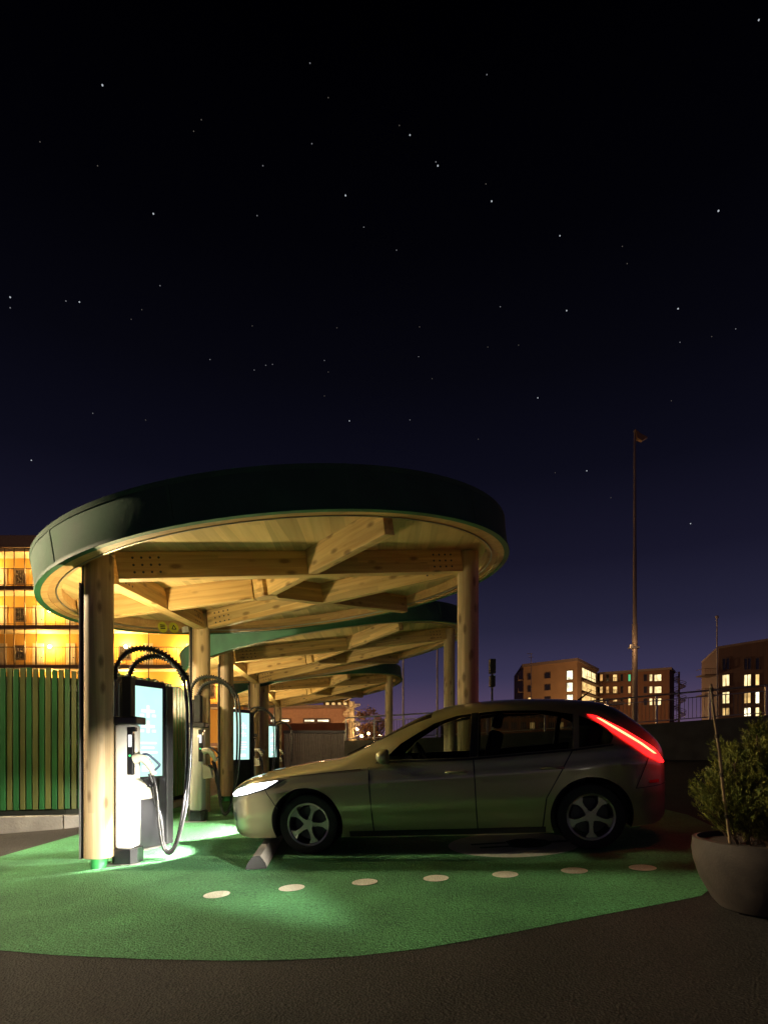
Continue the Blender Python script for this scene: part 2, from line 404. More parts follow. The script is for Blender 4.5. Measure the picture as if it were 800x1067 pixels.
# ------------------------------------------------------------------ charging posts
def charging_post(label, loc):
    t = thing('charging_post', label, 'charger', loc, group='white charging posts with arched cables')
    W = wm(t)
    def q(px, py, dy=0):                     # traced on the nearest post, in metres
        x = (px-133)/95; return Vector((x, dy + .18*x, (895-py)/95))
    ob = [(-.13, -.08), (-.08, -.13), (.08, -.13), (.13, -.08), (.13, .08), (.08, .13), (-.08, .13), (-.13, .08)]
    bm = bmesh.new(); prism(bm, ob, .012, .165); obj('base', bm, M_black, t, W)
    obj('base_plate', B(-.17, .17, -.16, .16, -.03, .011, bev=.004), M_steel, t, W)
    bm = B(-.092, .092, -.115, .115, .165, 1.455, bev=.03); body = obj('body', bm, M_cream, t, W, 50)
    obj('body_trim', B(-.118, -.096, -.06, .06, .16, 1.45, bev=.006), M_steel, body, W)
    obj('top_cap', B(-.12, .14, -.125, .125, 1.456, 1.535, bev=.012), M_black, t, W)
    bm = B(-.045, .055, -.06, .06, 1.536, 1.96, bev=.012); box(bm, -.085, -.06, -.02, .02, 1.536, 1.9, .004)
    mast = obj('cable_mast', bm, M_matte, t, W)
    rp = B(.045, .106, -.126, -.075, .93, 1.40, bev=.008); box(rp, .045, .135, -.13, -.08, 1.38, 1.425, .008)
    pan = obj('socket_panel', rp, M_black, t, W)
    obj('status_screen', B(.059, .093, -.129, -.127, 1.22, 1.345), glow('status_screen_white', (1, 1, 1), 1.6), pan, W)
    bm = bmesh.new(); cyl(bm, (.075, -.127, 1.13), (.075, -.131, 1.13), .012, None, 12); obj('status_light', bm, glow('status_green', (.1, 1, .3), 1.2), pan, W)
    # ribbed cable arms and hoses
    for k, (pts, dy) in enumerate([([(124, 713), (125.5, 698), (135, 685), (150, 681), (166, 685), (181, 697), (191, 711)], -.06),
                                   ([(131, 709), (137, 695), (150, 687.5), (164, 687.5), (177, 697), (184, 711)], .06)]):
        path = smooth_path([q(x, y, dy) for x, y in pts], 10)
        bm = bmesh.new(); tube(bm, path, .022, 10)
        for i in range(2, len(path)-1, 2):
            d = (path[i+1]-path[i-1]).normalized()
            cyl(bm, path[i]-d*.006, path[i]+d*.006, .036, None, 10)
        obj('cable_guide', bm, M_matte, t, W, 40)
        hp = ([(191, 711), (194, 740), (193.5, 790), (189, 838), (181, 873), (173.5, 886), (167, 880), (163, 858), (161, 830), (158.5, 814), (155, 805)] if k == 0 else
              [(184, 711), (187, 745), (187, 795), (184, 838), (178, 872), (171, 884.5), (165.5, 876), (163, 852), (158.5, 836), (156.5, 818), (152.5, 806)])
        path = smooth_path([q(x, y, dy*(1-.9*i/10)) for i, (x, y) in enumerate(hp)], 8)
        bm = bmesh.new(); tube(bm, path, .0165, 12); obj('cable', bm, M_hose, t, W, 60)
    # plug held in the socket
    bm = bmesh.new()
    tube(bm, [Vector((.11, -.10, 1.09)), Vector((.16, -.10, 1.105)), Vector((.2, -.10, 1.10)), Vector((.235, -.08, 1.06)), Vector((.265, -.05, 1.0)), Vector((.285, -.03, .935))],
         lambda s: .052-.024*s, 14)
    pg = obj('plug', bm, M_plug, t, W, 50)
    bm = bmesh.new()
    tube(bm, smooth_path([(.19, -.095, 1.14), (.25, -.095, 1.14), (.34, -.07, 1.055), (.355, -.06, 1.03), (.31, -.05, .985), (.275, -.05, .975)], 5), .012, 8)
    obj('plug_handle', bm, M_blue, pg, W, 50)
    # side holster wedge
    bm = bmesh.new(); prism(bm, [(.0925, -.06), (.0925, .06), (.24, .05), (.24, -.05)], .66, .66+.23, [(.0925, -.06), (.0925, .06), (.20, .05), (.20, -.05)])
    for v in bm.verts:
        if v.co.x > .15: v.co.z += .02 if v.co.z < .8 else -.06
    hs = obj('holster', bm, M_plug, t, W)
    obj('holster_mouth', B(.16, .262, -.056, .056, .83, .86, bev=.01), M_black, hs, W @ Matrix.Translation((.21, 0, .84)) @ Matrix.Rotation(.75, 4, 'Y') @ Matrix.Translation((-.21, 0, -.84)))
    bm = B(-.165, -.1355, -.05, .05, .82, .92, bev=.01); obj('side_socket', bm, M_matte, t, W)
    bm = bmesh.new(); cyl(bm, (-.15, -.03, .55), (-.15, -.07, .55), .028, None, 14); obj('side_lock', bm, M_steel, t, W)
    return t
post1 = charging_post('nearest white charging post beside the brightly lit column, two long cables and plug', Vector((-2.69, 6.06, G(-2.69, 6.06))))
W1 = wm(post1)
def place(o, loc, label):
    c = copy_tree(o); c.location = loc; c['label'] = label; return c
place(post1, PG(206.5, 855.5), 'second white charging post, in front of the car nose, black base visible')
place(post1, Vector((-3.58, 15.6, G(-3.58, 15.6))), 'third white charging post from the front, partly behind the car bonnet')
place(post1, Vector((-4.25, 22.7, G(-4.25, 22.7))), 'farthest and smallest looking white charging post, beside the grey container')

def point(loc, power, col, r=.1, parent=None, name='lamp_light'):
    l = bpy.data.lights.new(name, 'POINT'); l.energy = power; l.color = col; l.shadow_soft_size = r
    o = bpy.data.objects.new(name, l); COL.objects.link(o); o.location = loc
    if parent: o.parent = parent; o.matrix_basis = wm(parent).inverted() @ Matrix.Translation(Vector(loc))
    return o
def spot(loc, target, power, col, size, blend, r=.05, parent=None, name='lamp_light'):
    l = bpy.data.lights.new(name, 'SPOT'); l.energy = power; l.color = col; l.spot_size = math.radians(size); l.spot_blend = blend; l.shadow_soft_size = r
    o = bpy.data.objects.new(name, l); COL.objects.link(o)
    q = (Vector(target)-Vector(loc)).to_track_quat('-Z', 'Y').to_matrix().to_4x4()
    M = Matrix.Translation(Vector(loc)) @ q
    if parent: o.parent = parent; o.matrix_basis = wm(parent).inverted() @ M
    else: o.matrix_basis = M
    return o
UP = 150  # power of the added kiosk-top lamps
# ------------------------------------------------------------------ advertising kiosks
def screen_mat():
    m, N, L, b = nt('lit_screen')
    tc = N.new('ShaderNodeTexCoord'); n = N.new('ShaderNodeTexNoise'); n.inputs['Scale'].default_value = 2.2
    L.new(tc.outputs['Object'], n.inputs['Vector'])
    r = N.new('ShaderNodeValToRGB'); r.color_ramp.elements[0].color = (.20, .42, .34, 1); r.color_ramp.elements[1].color = (.30, .44, .40, 1)
    L.new(n.outputs['Fac'], r.inputs['Fac']); L.new(r.outputs['Color'], b.inputs['Emission Color'])
    b.inputs['Emission Strength'].default_value = 2.75; b.inputs['Base Color'].default_value = (.02, .02, .02, 1); b.inputs['Roughness'].default_value = .15
    return m
M_screen = screen_mat(); M_mark = glow('screen_mark_white', (.95, 1, 1), 1.3)
def kiosk(label, loc):
    t = thing('display_kiosk', label, 'kiosk', loc, M=Matrix.Translation(loc) @ Matrix.Rotation(math.radians(-24), 4, 'Z'), group='black display kiosks with lit screens')
    W = wm(t); w = .37
    obj('cabinet', B(-.13, .13, -w, w, .03, 2.0, bev=.012), M_black, t, W)
    obj('end_post', B(-.10, .15, w+.004, w+.11, .02, 1.96, bev=.01), M_matte, t, W)
    obj('plinth', B(-.16, .17, -w-.03, w+.14, -.08, .028, bev=.004), M_steel, t, W)
    bm = bmesh.new(); cyl(bm, (-.06, 0, 2.002), (-.06, 0, 2.03), .05, .06, 20); ul = obj('added_uplight', bm, M_matte, t, W, 50)  # added lamp on the kiosk roof, brightens the canopy underside
    bm = bmesh.new(); cyl(bm, (-.06, 0, 2.031), (-.06, 0, 2.034), .045, None, 20); obj('added_uplight_lens', bm, glow('added_uplight_glass', (1, .8, .5), 8), ul, W)
    c = W @ Vector((-.06, 0, 2.10)); point(c, UP, (1, .81, .40), .05, t, 'added_uplight_beam')
    sc = obj('screen', B(.1305, .137, -w+.06, w-.06, .87, 1.92), M_screen, t, W)
    bm = bmesh.new()                         # faint white artwork on the screen
    def mk(y0, y1, z0, z1): box(bm, .1371, .1385, y0, y1, z0, z1)
    for (yy, zz) in ((.09, 1.62), (.09, 1.44)):
        mk(yy-.10, yy+.10, zz, zz+.035); mk(yy-.02, yy+.02, zz-.06, zz-.002); mk(yy-.02, yy+.02, zz+.037, zz+.085)
        mk(yy-.12, yy-.06, zz-.05, zz-.02); mk(yy+.06, yy+.12, zz-.05, zz-.02)
    for k, l in enumerate((.16, .12, .18, .10)): mk(.09-l*.8, .09+l*.8, 1.25-k*.055, 1.275-k*.055)
    mk(.0, .18, .93, 1.0)
    obj('screen_print', bm, M_mark, sc, W)
    return t
kiosk('nearest black display kiosk, large pale green lit screen, behind nearest white post', (-2.93, 6.74, G(-2.93, 6.74)))
kiosk('middle black display kiosk with narrow lit screen beside the second canopy', (-3.33, 12.95, G(-3.3, 12.95)))
kiosk('farthest black display kiosk, thin sliver of lit screen', (-3.95, 19.6, G(-3.95, 19.6)))

# ------------------------------------------------------------------ wheel stops
def wheel_stop(p, q, label):
    p, q = Vector(p), Vector(q); M = frame_from(p, q-p)
    L = (q-p).length
    t = thing('wheel_stop', label, 'wheel stop', M=M, group='concrete wheel stops of the charging bays')
    sec = [(-.10, 0), (.10, 0), (.085, .05), (.035, .12), (-.035, .12), (-.085, .05)]
    def seg(x0, x1):
        bm = bmesh.new()
        a = [bm.verts.new((x0, y, z)) for y, z in sec]; b = [bm.verts.new((x1, y, z)) for y, z in sec]
        bm.faces.new(a); bm.faces.new(b[::-1])
        for i in range(6): bm.faces.new((a[i], a[(i+1) % 6], b[(i+1) % 6], b[i]))
        return bm
    obj('stop_body', seg(.035, L-.035), M_conc, t, M)
    obj('end_cap', seg(0, .034), M_rubber, t, M); obj('end_cap', seg(L-.034, L), M_rubber, t, M)
wheel_stop(PG(267, 906), PG(287, 873), 'concrete wheel stop under the nose of the car')
wheel_stop(PG(300, 857), PG(314, 838), 'farther concrete wheel stop, in the bay behind the car')

# ------------------------------------------------------------------ slatted fence on the left
fp = [(-9.5, 7.9), (-7.2, 8.55), (-5.0, 9.0), (-4.35, 9.35), (-4.1, 10.2), (-4.2, 13.5)]
fr = thing('slatted_fence', 'tall fence of alternating green and olive vertical slats on a concrete plinth', 'fence', (-5, 9, G(-5, 9)))
topz = 2.48
bms = {0: bmesh.new(), 1: bmesh.new()}; bmr = bmesh.new(); bmp = bmesh.new(); bmk = bmesh.new(); cnt = 0
for (x0, y0), (x1, y1) in zip(fp, fp[1:]):
    d = Vector((x1-x0, y1-y0)); L = d.length; d.normalize(); n = Vector((d.y, -d.x)); ang = math.atan2(d.y, d.x)
    k = 0
    while k*.090+.05 < L:
        c = Vector((x0, y0)) + d*(k*.090+.05)
        M = Matrix.Translation((c.x, c.y, 0)) @ Matrix.Rotation(ang, 4, 'Z')
        b0 = bms[cnt % 2]
        dz = random.uniform(-.02, .02); dy = random.uniform(-.004, .004)
        box_at(b0, M, -.035, .035, -.022+dy, .022+dy, .30+dz*.3, topz+dz, .004)
        k += 1; cnt += 1
    Mseg = Matrix.Translation((x0, y0, 0)) @ Matrix.Rotation(ang, 4, 'Z')
    for z in (.5, 1.3, 2.15): box_at(bmr, Mseg, 0, L, .028, .075, z, z+.09)
    box_at(bmp, Mseg, 0.002, L-.002, -.06, .16, -.55, .20, .008)
    box_at(bmk, Mseg, 0, L, .11, .13, .2, topz-.12)
obj('green_slats', bms[0], M_fg1, fr); obj('olive_slats', bms[1], M_fg2, fr)
obj('rails', bmr, M_dsteel, fr); obj('plinth', bmp, M_conc, fr)
obj('backing_board', bmk, mat('dark_board', (.02, .022, .012), .8), fr)

# ------------------------------------------------------------------ buildings
M_ywall = mat('ochre_render', (.64, .37, .075), .8, var=.08, scale=.6, bump=.1, bscale=5)
M_slab = mat('gallery_slab', (.16, .10, .07), .8)
M_soff = mat('pale_soffit', (.62, .52, .34), .8)
M_brown = mat('brown_fascia_board', (.22, .15, .11), .75)
M_win = mat('dark_window_glass', (.02, .018, .016), .12, spec=.6)
M_wfr = mat('brown_window_frame', (.10, .06, .04), .6)
M_door = mat('pale_door', (.55, .47, .33), .6)
M_rail = mat('gallery_rail_steel', (.10, .075, .05), .5, .5)
M_lampg = glow('gallery_lamp_glass', (1, .72, .33), 55)
# gallery apartment block on the left
ZB = 42.6; k = (ZB-1.65)/F
gb = thing('gallery_apartment_block', 'ochre apartment block with open access galleries and glowing lamps', 'building', (-18, ZB, G(-18, 20)))
def X(px): return (px-400)*k
def Zp(py): return EYE+(HZ-py)*k
floors = [572, 612, 653, 694, 735, 776]       # slab heights in the photograph
xl, xr = X(-90), X(236)
obj('wall', B(xl, xr, ZB, ZB+9, -1, Zp(564)), M_ywall, gb)
obj('roof', B(xl-.3, xr+.3, ZB-1.75, ZB+9.3, Zp(571), Zp(558), bev=.03), M_brown, gb)
for fy in floors[1:]:
    obj('gallery_slab', B(xl-.1, xr+.1, ZB-1.6, ZB-.02, Zp(fy+1.8), Zp(fy-1.8)), M_slab, gb)
    obj('soffit', B(xl-.05, xr+.05, ZB-1.5, ZB-.02, Zp(fy+2.8), Zp(fy+1.85)), M_soff, gb)
obj('soffit', B(xl-.05, xr+.05, ZB-1.5, ZB-.02, Zp(574), Zp(571.1)), M_soff, gb)
for fi, fy in enumerate(floors[1:5]):
    zt, zb = Zp(fy-20), Zp(fy-1.8)
    bm = bmesh.new(); box(bm, xl, xr, ZB-1.58, ZB-1.54, zt-.03, zt+.02); box(bm, xl, xr, ZB-1.58, ZB-1.54, zb+.08, zb+.11)
    x = xl
    while x < xr:
        box(bm, x-.018, x+.018, ZB-1.575, ZB-1.545, zb, zt); x += .72
    xx = xl
    while xx < xr:
        box(bm, xx-.006, xx+.006, ZB-1.567, ZB-1.553, zb, zt); xx += .12
    obj('railing', bm, M_rail, gb)
    for (a, c) in ((-42, -26), (0, 13), (73, 86), (113, 127), (205, 218)):
        wf = obj('window', B(X(a), X(c), ZB-.06, ZB-.004, Zp(fy-10), Zp(fy-26), bev=.01), M_wfr, gb)
        obj('pane', B(X(a)+.1, X(c)-.1, ZB-.075, ZB-.062, Zp(fy-10)+.1, Zp(fy-26)-.1), M_win, wf)
    for (a, c) in ((-20, -8), (20, 32), (56, 66), (96, 106), (140, 150), (186, 196)):
        d = obj('door', B(X(a), X(c), ZB-.05, ZB-.004, Zp(fy-1.9), Zp(fy-28), bev=.01), M_door, gb)
        obj('handle', B(X(c)-.16, X(c)-.08, ZB-.1, ZB-.052, Zp(fy-13), Zp(fy-12)), M_dsteel, d)
bm = bmesh.new()
for px in (5, 15, 26, -20, -45, 38, 73, 112, 155):
    box(bm, X(px)-.025, X(px)+.025, ZB-1.66, ZB-1.61, -.5, Zp(571))
obj('hanger_rods', bm, M_rail, gb)
lamps = [(40, 631), (40, 670), (122, 670), (186, 675), (185, 711), (-30, 631), (-30, 590), (40, 590), (122, 711), (40, 711), (60, 748), (228, 711), (122, 631)]
for px, py in lamps:
    loc = Vector((X(px), ZB-.22, Zp(py)))
    bm = bmesh.new(); bmesh.ops.create_uvsphere(bm, u_segments=12, v_segments=8, radius=.13, matrix=Matrix.Translation(loc))
    obj('gallery_lamp', bm, M_lampg, gb, smooth=60)
    point(loc + Vector((0, -.45, .05)), 560, (1, .58, .17), .15, gb)

# distant blocks ----------------------------------------------------
M_tan = mat('tan_cladding', (.33, .19, .09), .8, var=.1, scale=.4)
M_redb = mat('red_brown_cladding', (.20, .085, .045), .8, var=.12, scale=.4, stretch=(4, 4, .2))
M_dbrown = mat('dark_brown_cladding', (.11, .055, .035), .8, var=.15, scale=.4, stretch=(6, 6, .2))
def litwin(name, c, st, seed):
    m, N, L, b = nt(name)
    tc = N.new('ShaderNodeTexCoord'); oi = N.new('ShaderNodeObjectInfo'); ad = N.new('ShaderNodeVectorMath'); ad.operation = 'ADD'
    mu = N.new('ShaderNodeVectorMath'); mu.operation = 'SCALE'; mu.inputs[0].default_value = (31, 17, 43); L.new(oi.outputs['Random'], mu.inputs['Scale'])
    L.new(tc.outputs['Object'], ad.inputs[0]); L.new(mu.outputs[0], ad.inputs[1])
    mp = N.new('ShaderNodeMapping'); mp.inputs['Scale'].default_value = (1.6, 1.6, .25); L.new(ad.outputs[0], mp.inputs[0])
    n = N.new('ShaderNodeTexNoise'); n.inputs['Scale'].default_value = 1.5; n.inputs['Detail'].default_value = 3; L.new(mp.outputs[0], n.inputs['Vector'])
    n2 = N.new('ShaderNodeTexNoise'); n2.inputs['Scale'].default_value = .9; n2.inputs['Detail'].default_value = 2; L.new(ad.outputs[0], n2.inputs['Vector'])
    mm = N.new('ShaderNodeMath'); mm.operation = 'MULTIPLY'; L.new(n.outputs['Fac'], mm.inputs[0]); L.new(n2.outputs['Fac'], mm.inputs[1])
    r = N.new('ShaderNodeMapRange'); r.inputs[1].default_value = .12; r.inputs[2].default_value = .36; r.inputs[3].default_value = .25*st; r.inputs[4].default_value = 1.15*st
    L.new(mm.outputs[0], r.inputs[0]); L.new(r.outputs[0], b.inputs['Emission Strength'])
    b.inputs['Emission Color'].default_value = (*c, 1); b.inputs['Base Color'].default_value = (.03, .03, .03, 1); b.inputs['Roughness'].default_value = .2
    return m
M_lit = [litwin('lit_window_a', (1, .76, .36), 1.9, 0), litwin('lit_window_b', (1, .62, .22), 1.4, 1), litwin('lit_window_c', (1, .88, .58), 2.4, 2), litwin('lit_window_d', (1, .50, .15), .8, 3)]
M_glit = glow('lit_window_green', (.12, .75, .32), .8)
def wall_poly(pts, Zs, ybot):                 # a vertical wall band from photo columns (x, top y, depth)
    pass
def win(parent, p0, p1, z0, z1, m, nrm, name='window', bars=0):
    """a framed window between two plan points on a wall"""
    p0, p1 = Vector(p0), Vector(p1); d = (p1-p0); L = d.length
    M = frame_from((p0.x, p0.y, z0), (d.x, d.y, 0))
    s = -1 if (M.to_3x3() @ Vector((0, -1, 0))).dot(Vector((*nrm, 0))) > 0 else 1
    h = z1-z0; fw = min(.12, L*.12)
    bm = bmesh.new()
    for (a, b, c, e) in ((0, L, 0, fw), (0, L, h-fw, h), (0, fw, fw, h-fw), (L-fw, L, fw, h-fw)):
        y0, y1 = sorted((s*.0, s*.14)); box(bm, a, b, y0, y1, c, e)
    for i in range(bars):
        xx = L*(i+1)/(bars+1); y0, y1 = sorted((s*.02, s*.12)); box(bm, xx-.05, xx+.05, y0, y1, fw, h-fw)
    w = obj(name, bm, M_wfr, parent, M)
    y0, y1 = sorted((s*.03, s*.06))
    obj('pane', B(fw+.003, L-fw-.003, y0, y1, fw+.003, h-fw-.003), m, w, M)
    return w
def on_plane(px, py, A, Bp):                  # photo position -> point of the vertical wall through plan points A, B
    A, Bp = Vector(A), Vector(Bp); d = Bp-A
    dx = (px-400)/F
    t = (A.x*d.y - A.y*d.x)/(dx*d.y - d.x)
    return Vector((dx*t, t, EYE+(HZ-py)/F*t))
def plan(px, Z): return Vector(((px-400)/F*Z, Z))
def block(parent, name, plan_pts, z0, z1, m):
    bm = bmesh.new(); prism(bm, [tuple(p) for p in plan_pts], z0, z1); return obj(name, bm, m, parent)

# centre right block: a tan wing and a set-back red wing
A0, A1, A2 = plan(545, 150), plan(601, 140), plan(622, 158)
zr = EYE+(HZ-695)/F*150
tb = thing('tan_apartment_block', 'tan apartment block with three tall lit windows, left of the light mast', 'building', (A0.x, A0.y, 0))
bk = Vector((3, 24))
block(tb, 'wall', [A0, A1, A2, A2+bk, A0+bk], 0, zr, M_tan)
block(tb, 'roof', [A0+Vector((-.4, -.4)), A1+Vector((0, -.6)), A2+Vector((.4, -.2)), A2+bk, A0+bk], zr+.01, zr+.7, M_brown)
n1 = (Vector((A1.y-A0.y, -(A1.x-A0.x)))).normalized(); n1 = n1 if n1.y < 0 else -n1
n2 = (Vector((A2.y-A1.y, -(A2.x-A1.x)))).normalized(); n2 = n2 if n2.x > 0 else -n2
def rowwin(par, a, b, x0, x1, y0, y1, m, nrm, bars=0):
    p, q = on_plane(x0, y1, a, b), on_plane(x1, y1, a, b); zt = on_plane((x0+x1)/2, y0, a, b).z
    return win(par, p.to_2d(), q.to_2d(), (p.z+q.z)/2, zt, m, nrm, bars=bars)
for i, y in enumerate((703.5, 716, 728.5)):
    rowwin(tb, A0, A1, 567, 573.5, y-3, y+3.5, M_win, n1)
    rowwin(tb, A0, A1, 590, 597, y-5, y+5, M_lit[2], n1)
    rowwin(tb, A0, A1, 549.5, 553.5, y-2, y+5, M_win if i < 2 else M_lit[1], n1)
    # recessed balcony bay on the angled face, lit
    bay = rowwin(tb, A1, A2, 605.5, 620, y-5+i*.8, y+5.5+i*.5, M_lit[1] if i else M_lit[0], n2, bars=2)
    p, q = on_plane(605, y+6, A1, A2), on_plane(620, y+6, A1, A2)
    d = (q-p); M = frame_from((p.x, p.y, p.z), (d.x, d.y, 0)); L = Vector((d.x, d.y)).length
    s = -1 if (M.to_3x3() @ Vector((0, -1, 0))).dot(Vector((*n2, 0))) > 0 else 1
    y0_, y1_ = sorted((s*.15, s*1.6)); bm = B(0, L, y0_, y1_, -.15, .05)
    y0_, y1_ = sorted((s*1.55, s*1.6)); box(bm, 0, L, y0_, y1_, .95, 1.05)
    for kk in range(9): box(bm, L*kk/8-.03, L*kk/8+.03, y0_, y1_, .05, .95)
    obj('balcony', bm, M_slab, tb)  .matrix_basis = wm(tb).inverted() @ M
    # small balconies at the left end
    p = P(544.2, y+5, 150); bm = B(-1.2, 0, -.2, 2, -.15, .05); box(bm, -1.2, -1.12, -.2, 2, .05, 1.0); obj('balcony', bm, M_slab, tb, Matrix.Translation(p))
R0, R1, R2 = plan(624, 160), plan(697, 150), plan(702, 157)
zr2 = EYE+(HZ-700.5)/F*155
rb = thing('red_apartment_block', 'red brown apartment block with warm lit windows and balconies, behind the light mast', 'building', (R0.x, R0.y, 0))
block(rb, 'wall', [R0, R1, R2, R2+bk, R0+bk], 0, zr2, M_redb)
block(rb, 'roof', [R0+Vector((-.1, -.5)), R1+Vector((.3, -.6)), R2+Vector((.4, 0)), R2+bk, R0+bk], zr2+.01, zr2+.6, M_brown)
n3 = (Vector((R1.y-R0.y, -(R1.x-R0.x)))).normalized(); n3 = n3 if n3.y < 0 else -n3
pat = [[3, 4, 1, 4, 5, 0, 4, 0, 0], [1, 3, 1, 4, 1, 1, 4, 0, 0], [1, 4, 1, 4, 1, 0, 4, 0, 0]]
cols_ = [(624.5, 628), (631, 634.5), (638, 643), (646, 649), (654, 657), (658, 662), (670, 674), (676, 679.5), (681, 689)]
for i, y in enumerate((706, 718.5, 731)):
    for j, (a, c) in enumerate(cols_):
        v = pat[i][j]; m = M_glit if v == 5 else (M_win if v == 4 else M_lit[v % 4])
        rowwin(rb, R0, R1, a, c, y-3.5, y+4, m, n3)
    p, q = on_plane(630, y+5, R0, R1), on_plane(645, y+5, R0, R1); d = q-p
    M = frame_from(p, (d.x, d.y, 0)); L = Vector((d.x, d.y)).length
    bm = B(0, L, -1.5, -.15, -.15, .05); box(bm, 0, L, -1.5, -1.44, .9, 1.0)
    for kk in range(9): box(bm, L*kk/8-.03, L*kk/8+.03, -1.5, -1.44, .05, .9)
    obj('balcony', bm, M_slab, rb).matrix_basis = wm(rb).inverted() @ M
# spiral stair at its right end
p = P(707, 0, 154); bm = bmesh.new()
cyl(bm, (p.x, p.y, 0), (p.x, p.y, zr2), .25, None, 8)
for i in range(70):
    a = i*.42; z = zr2*.15 + i*zr2*.8/70
    M = Matrix.Translation((p.x, p.y, z)) @ Matrix.Rotation(a, 4, 'Z') @ Matrix.Translation((.95, 0, 0)) @ Matrix.Diagonal((1.4, .6, .12, 1))
    bmesh.ops.create_cube(bm, size=1, matrix=M)
tube(bm, [(p.x+1.7*math.cos(i*.21), p.y+1.7*math.sin(i*.21), zr2*.15+1+i*zr2*.8/140) for i in range(140)], .07, 5)
tube(bm, [(p.x+1.7*math.cos(i*.21), p.y+1.7*math.sin(i*.21), zr2*.15+.5+i*zr2*.8/140) for i in range(140)], .05, 5)
obj('spiral_stair', bm, M_slab, rb)
# right-hand tower
E0, E1 = plan(748, 96), plan(840, 84)
zr3 = EYE+(HZ-675)/F*95
eb = thing('brown_apartment_block', 'dark brown apartment block with rows of yellow lit windows at the right edge', 'building', (E0.x, E0.y, 0))
block(eb, 'wall', [E0, E1, E1+Vector((8, 16)), E0+Vector((6, 16))], 0, zr3, M_dbrown)
block(eb, 'roof', [E0+Vector((-.3, -.3)), E1+Vector((.3, -.3)), E1+Vector((8, 16)), E0+Vector((6, 16))], zr3+.01, zr3+.35, M_brown)
n4 = (Vector((E1.y-E0.y, -(E1.x-E0.x)))).normalized(); n4 = n4 if n4.y < 0 else -n4
for i, y in enumerate((692, 709, 727, 742)):
    for j, (a, c) in enumerate(((752, 760.5), (774.5, 783), (786.5, 791.5), (800, 808))):
        m = M_win if i == 0 else [M_lit[2], M_lit[0], M_lit[0], M_lit[1]][(i+j) % 4]
        h = 6.5 if i < 3 else 5
        rowwin(eb, E0, E1, a, c, y-h-.15*j, y+h-.15*j, m, n4, bars=1 if j != 2 else 0)
for y in (703, 724):
    p = P(747.6, y, 97); bm = B(-2.4, 0, -.4, 2.4, -.18, .05)
    for kk in range(9): box(bm, -2.4+kk*.29, -2.35+kk*.29, -.4, -.34, .05, 1.0)
    box(bm, -2.4, 0, -.4, -.34, 1.0, 1.08); box(bm, -2.4, -2.34, -.4, 2.4, 1.0, 1.08); obj('balcony', bm, M_slab, eb, Matrix.Translation(p))
# low brown buildings in the middle distance
C0, C1 = plan(470, 64), plan(645, 58)
lb = thing('low_brown_building', 'long low dark brown building with small windows behind the railing', 'building', (C0.x, C0.y, 0))
zc0 = EYE+(HZ-739)/F*64
block(lb, 'wall', [C0, C1, C1+Vector((0, 12)), C0+Vector((0, 12))], 0, zc0, M_redb)
block(lb, 'roof', [C0+Vector((-.3, -.5)), C1+Vector((.3, -.5)), C1+Vector((.3, 12)), C0+Vector((-.3, 12))], zc0+.01, zc0+.35, M_brown)
n5 = (0, -1)
for j in range(14):
    a = 503+j*9.7
    lit = j in (0, 1, 10)
    rowwin(lb, C0, C1, a, a+6.5, 744.5, 748.5, M_lit[3] if lit else M_win, n5, bars=1)
    rowwin(lb, C0, C1, a, a+6.5, 752, 760, M_lit[3] if j in (5, 8) else M_win, n5, bars=2)
# white-banded building and neighbours beyond the canopies
ZC = 46.0
D0, D1 = plan(190, ZC), plan(361, ZC)
M_pink = mat('pink_brown_render', (.40, .22, .14), .8)
pb = thing('low_rendered_building', 'pinkish brown low building with a bright strip of lit windows', 'building', (D0.x, D0.y, 0))
zpb = EYE+(HZ-738)/F*ZC
block(pb, 'wall', [D0, D1, D1+Vector((0, 9)), D0+Vector((0, 9))], 0, zpb, M_pink)
block(pb, 'roof', [D0+Vector((-.2, -.3)), D1+Vector((.2, -.3)), D1+Vector((.2, 9)), D0+Vector((-.2, 9))], zpb+.01, zpb+.25, M_brown)
for (a, c) in ((200, 212), (216, 228), (250, 262), (281, 303), (316, 329), (329.5, 344)):
    rowwin(pb, D0, D1, a, c, 748.5, 753.5, M_lit[2], (0, -1))
for (a, c) in ((204, 214), (252, 259)):
    rowwin(pb, D0, D1, a, c, 764, 778, M_lit[2], (0, -1), bars=1)
yb = thing('lit_upper_block', 'yellow lit upper storey block behind the low rendered building', 'building', (plan(337, 60).x, 60, 0))
q0, q1 = plan(337, 60), plan(364, 60); zy = EYE+(HZ-729)/F*60
block(yb, 'wall', [q0, q1, q1+Vector((0, 6)), q0+Vector((0, 6))], 0, zy, M_ywall)
for j in range(4): rowwin(yb, q0, q1, 339+j*6.2, 343.5+j*6.2, 731.5, 737.5, M_lit[1], (0, -1))
tw = thing('spiral_stair_tower', 'pale spiral stair tower lit yellow at the end of the low building', 'stair tower', (plan(367, 45).x, 45, 0))
p = P(366.5, 0, 45); zt = EYE+(HZ-731)/F*45
bm = bmesh.new(); cyl(bm, (p.x, p.y, 0), (p.x, p.y, zt), .22, None, 10); obj('stair_core', bm, M_soff, tw, smooth=50)
bm = bmesh.new()
for i in range(46):
    M = Matrix.Translation((p.x, p.y, .2+i*(zt-.3)/46)) @ Matrix.Rotation(i*.42, 4, 'Z') @ Matrix.Translation((.42, 0, 0)) @ Matrix.Diagonal((.5, .3, .05, 1))
    bmesh.ops.create_cube(bm, size=1, matrix=M)
tube(bm, [(p.x+.68*math.cos(i*.21), p.y+.68*math.sin(i*.21), 1+i*(zt-.3)/92) for i in range(92)], .04, 5)
obj('stair_flight', bm, M_soff, tw)
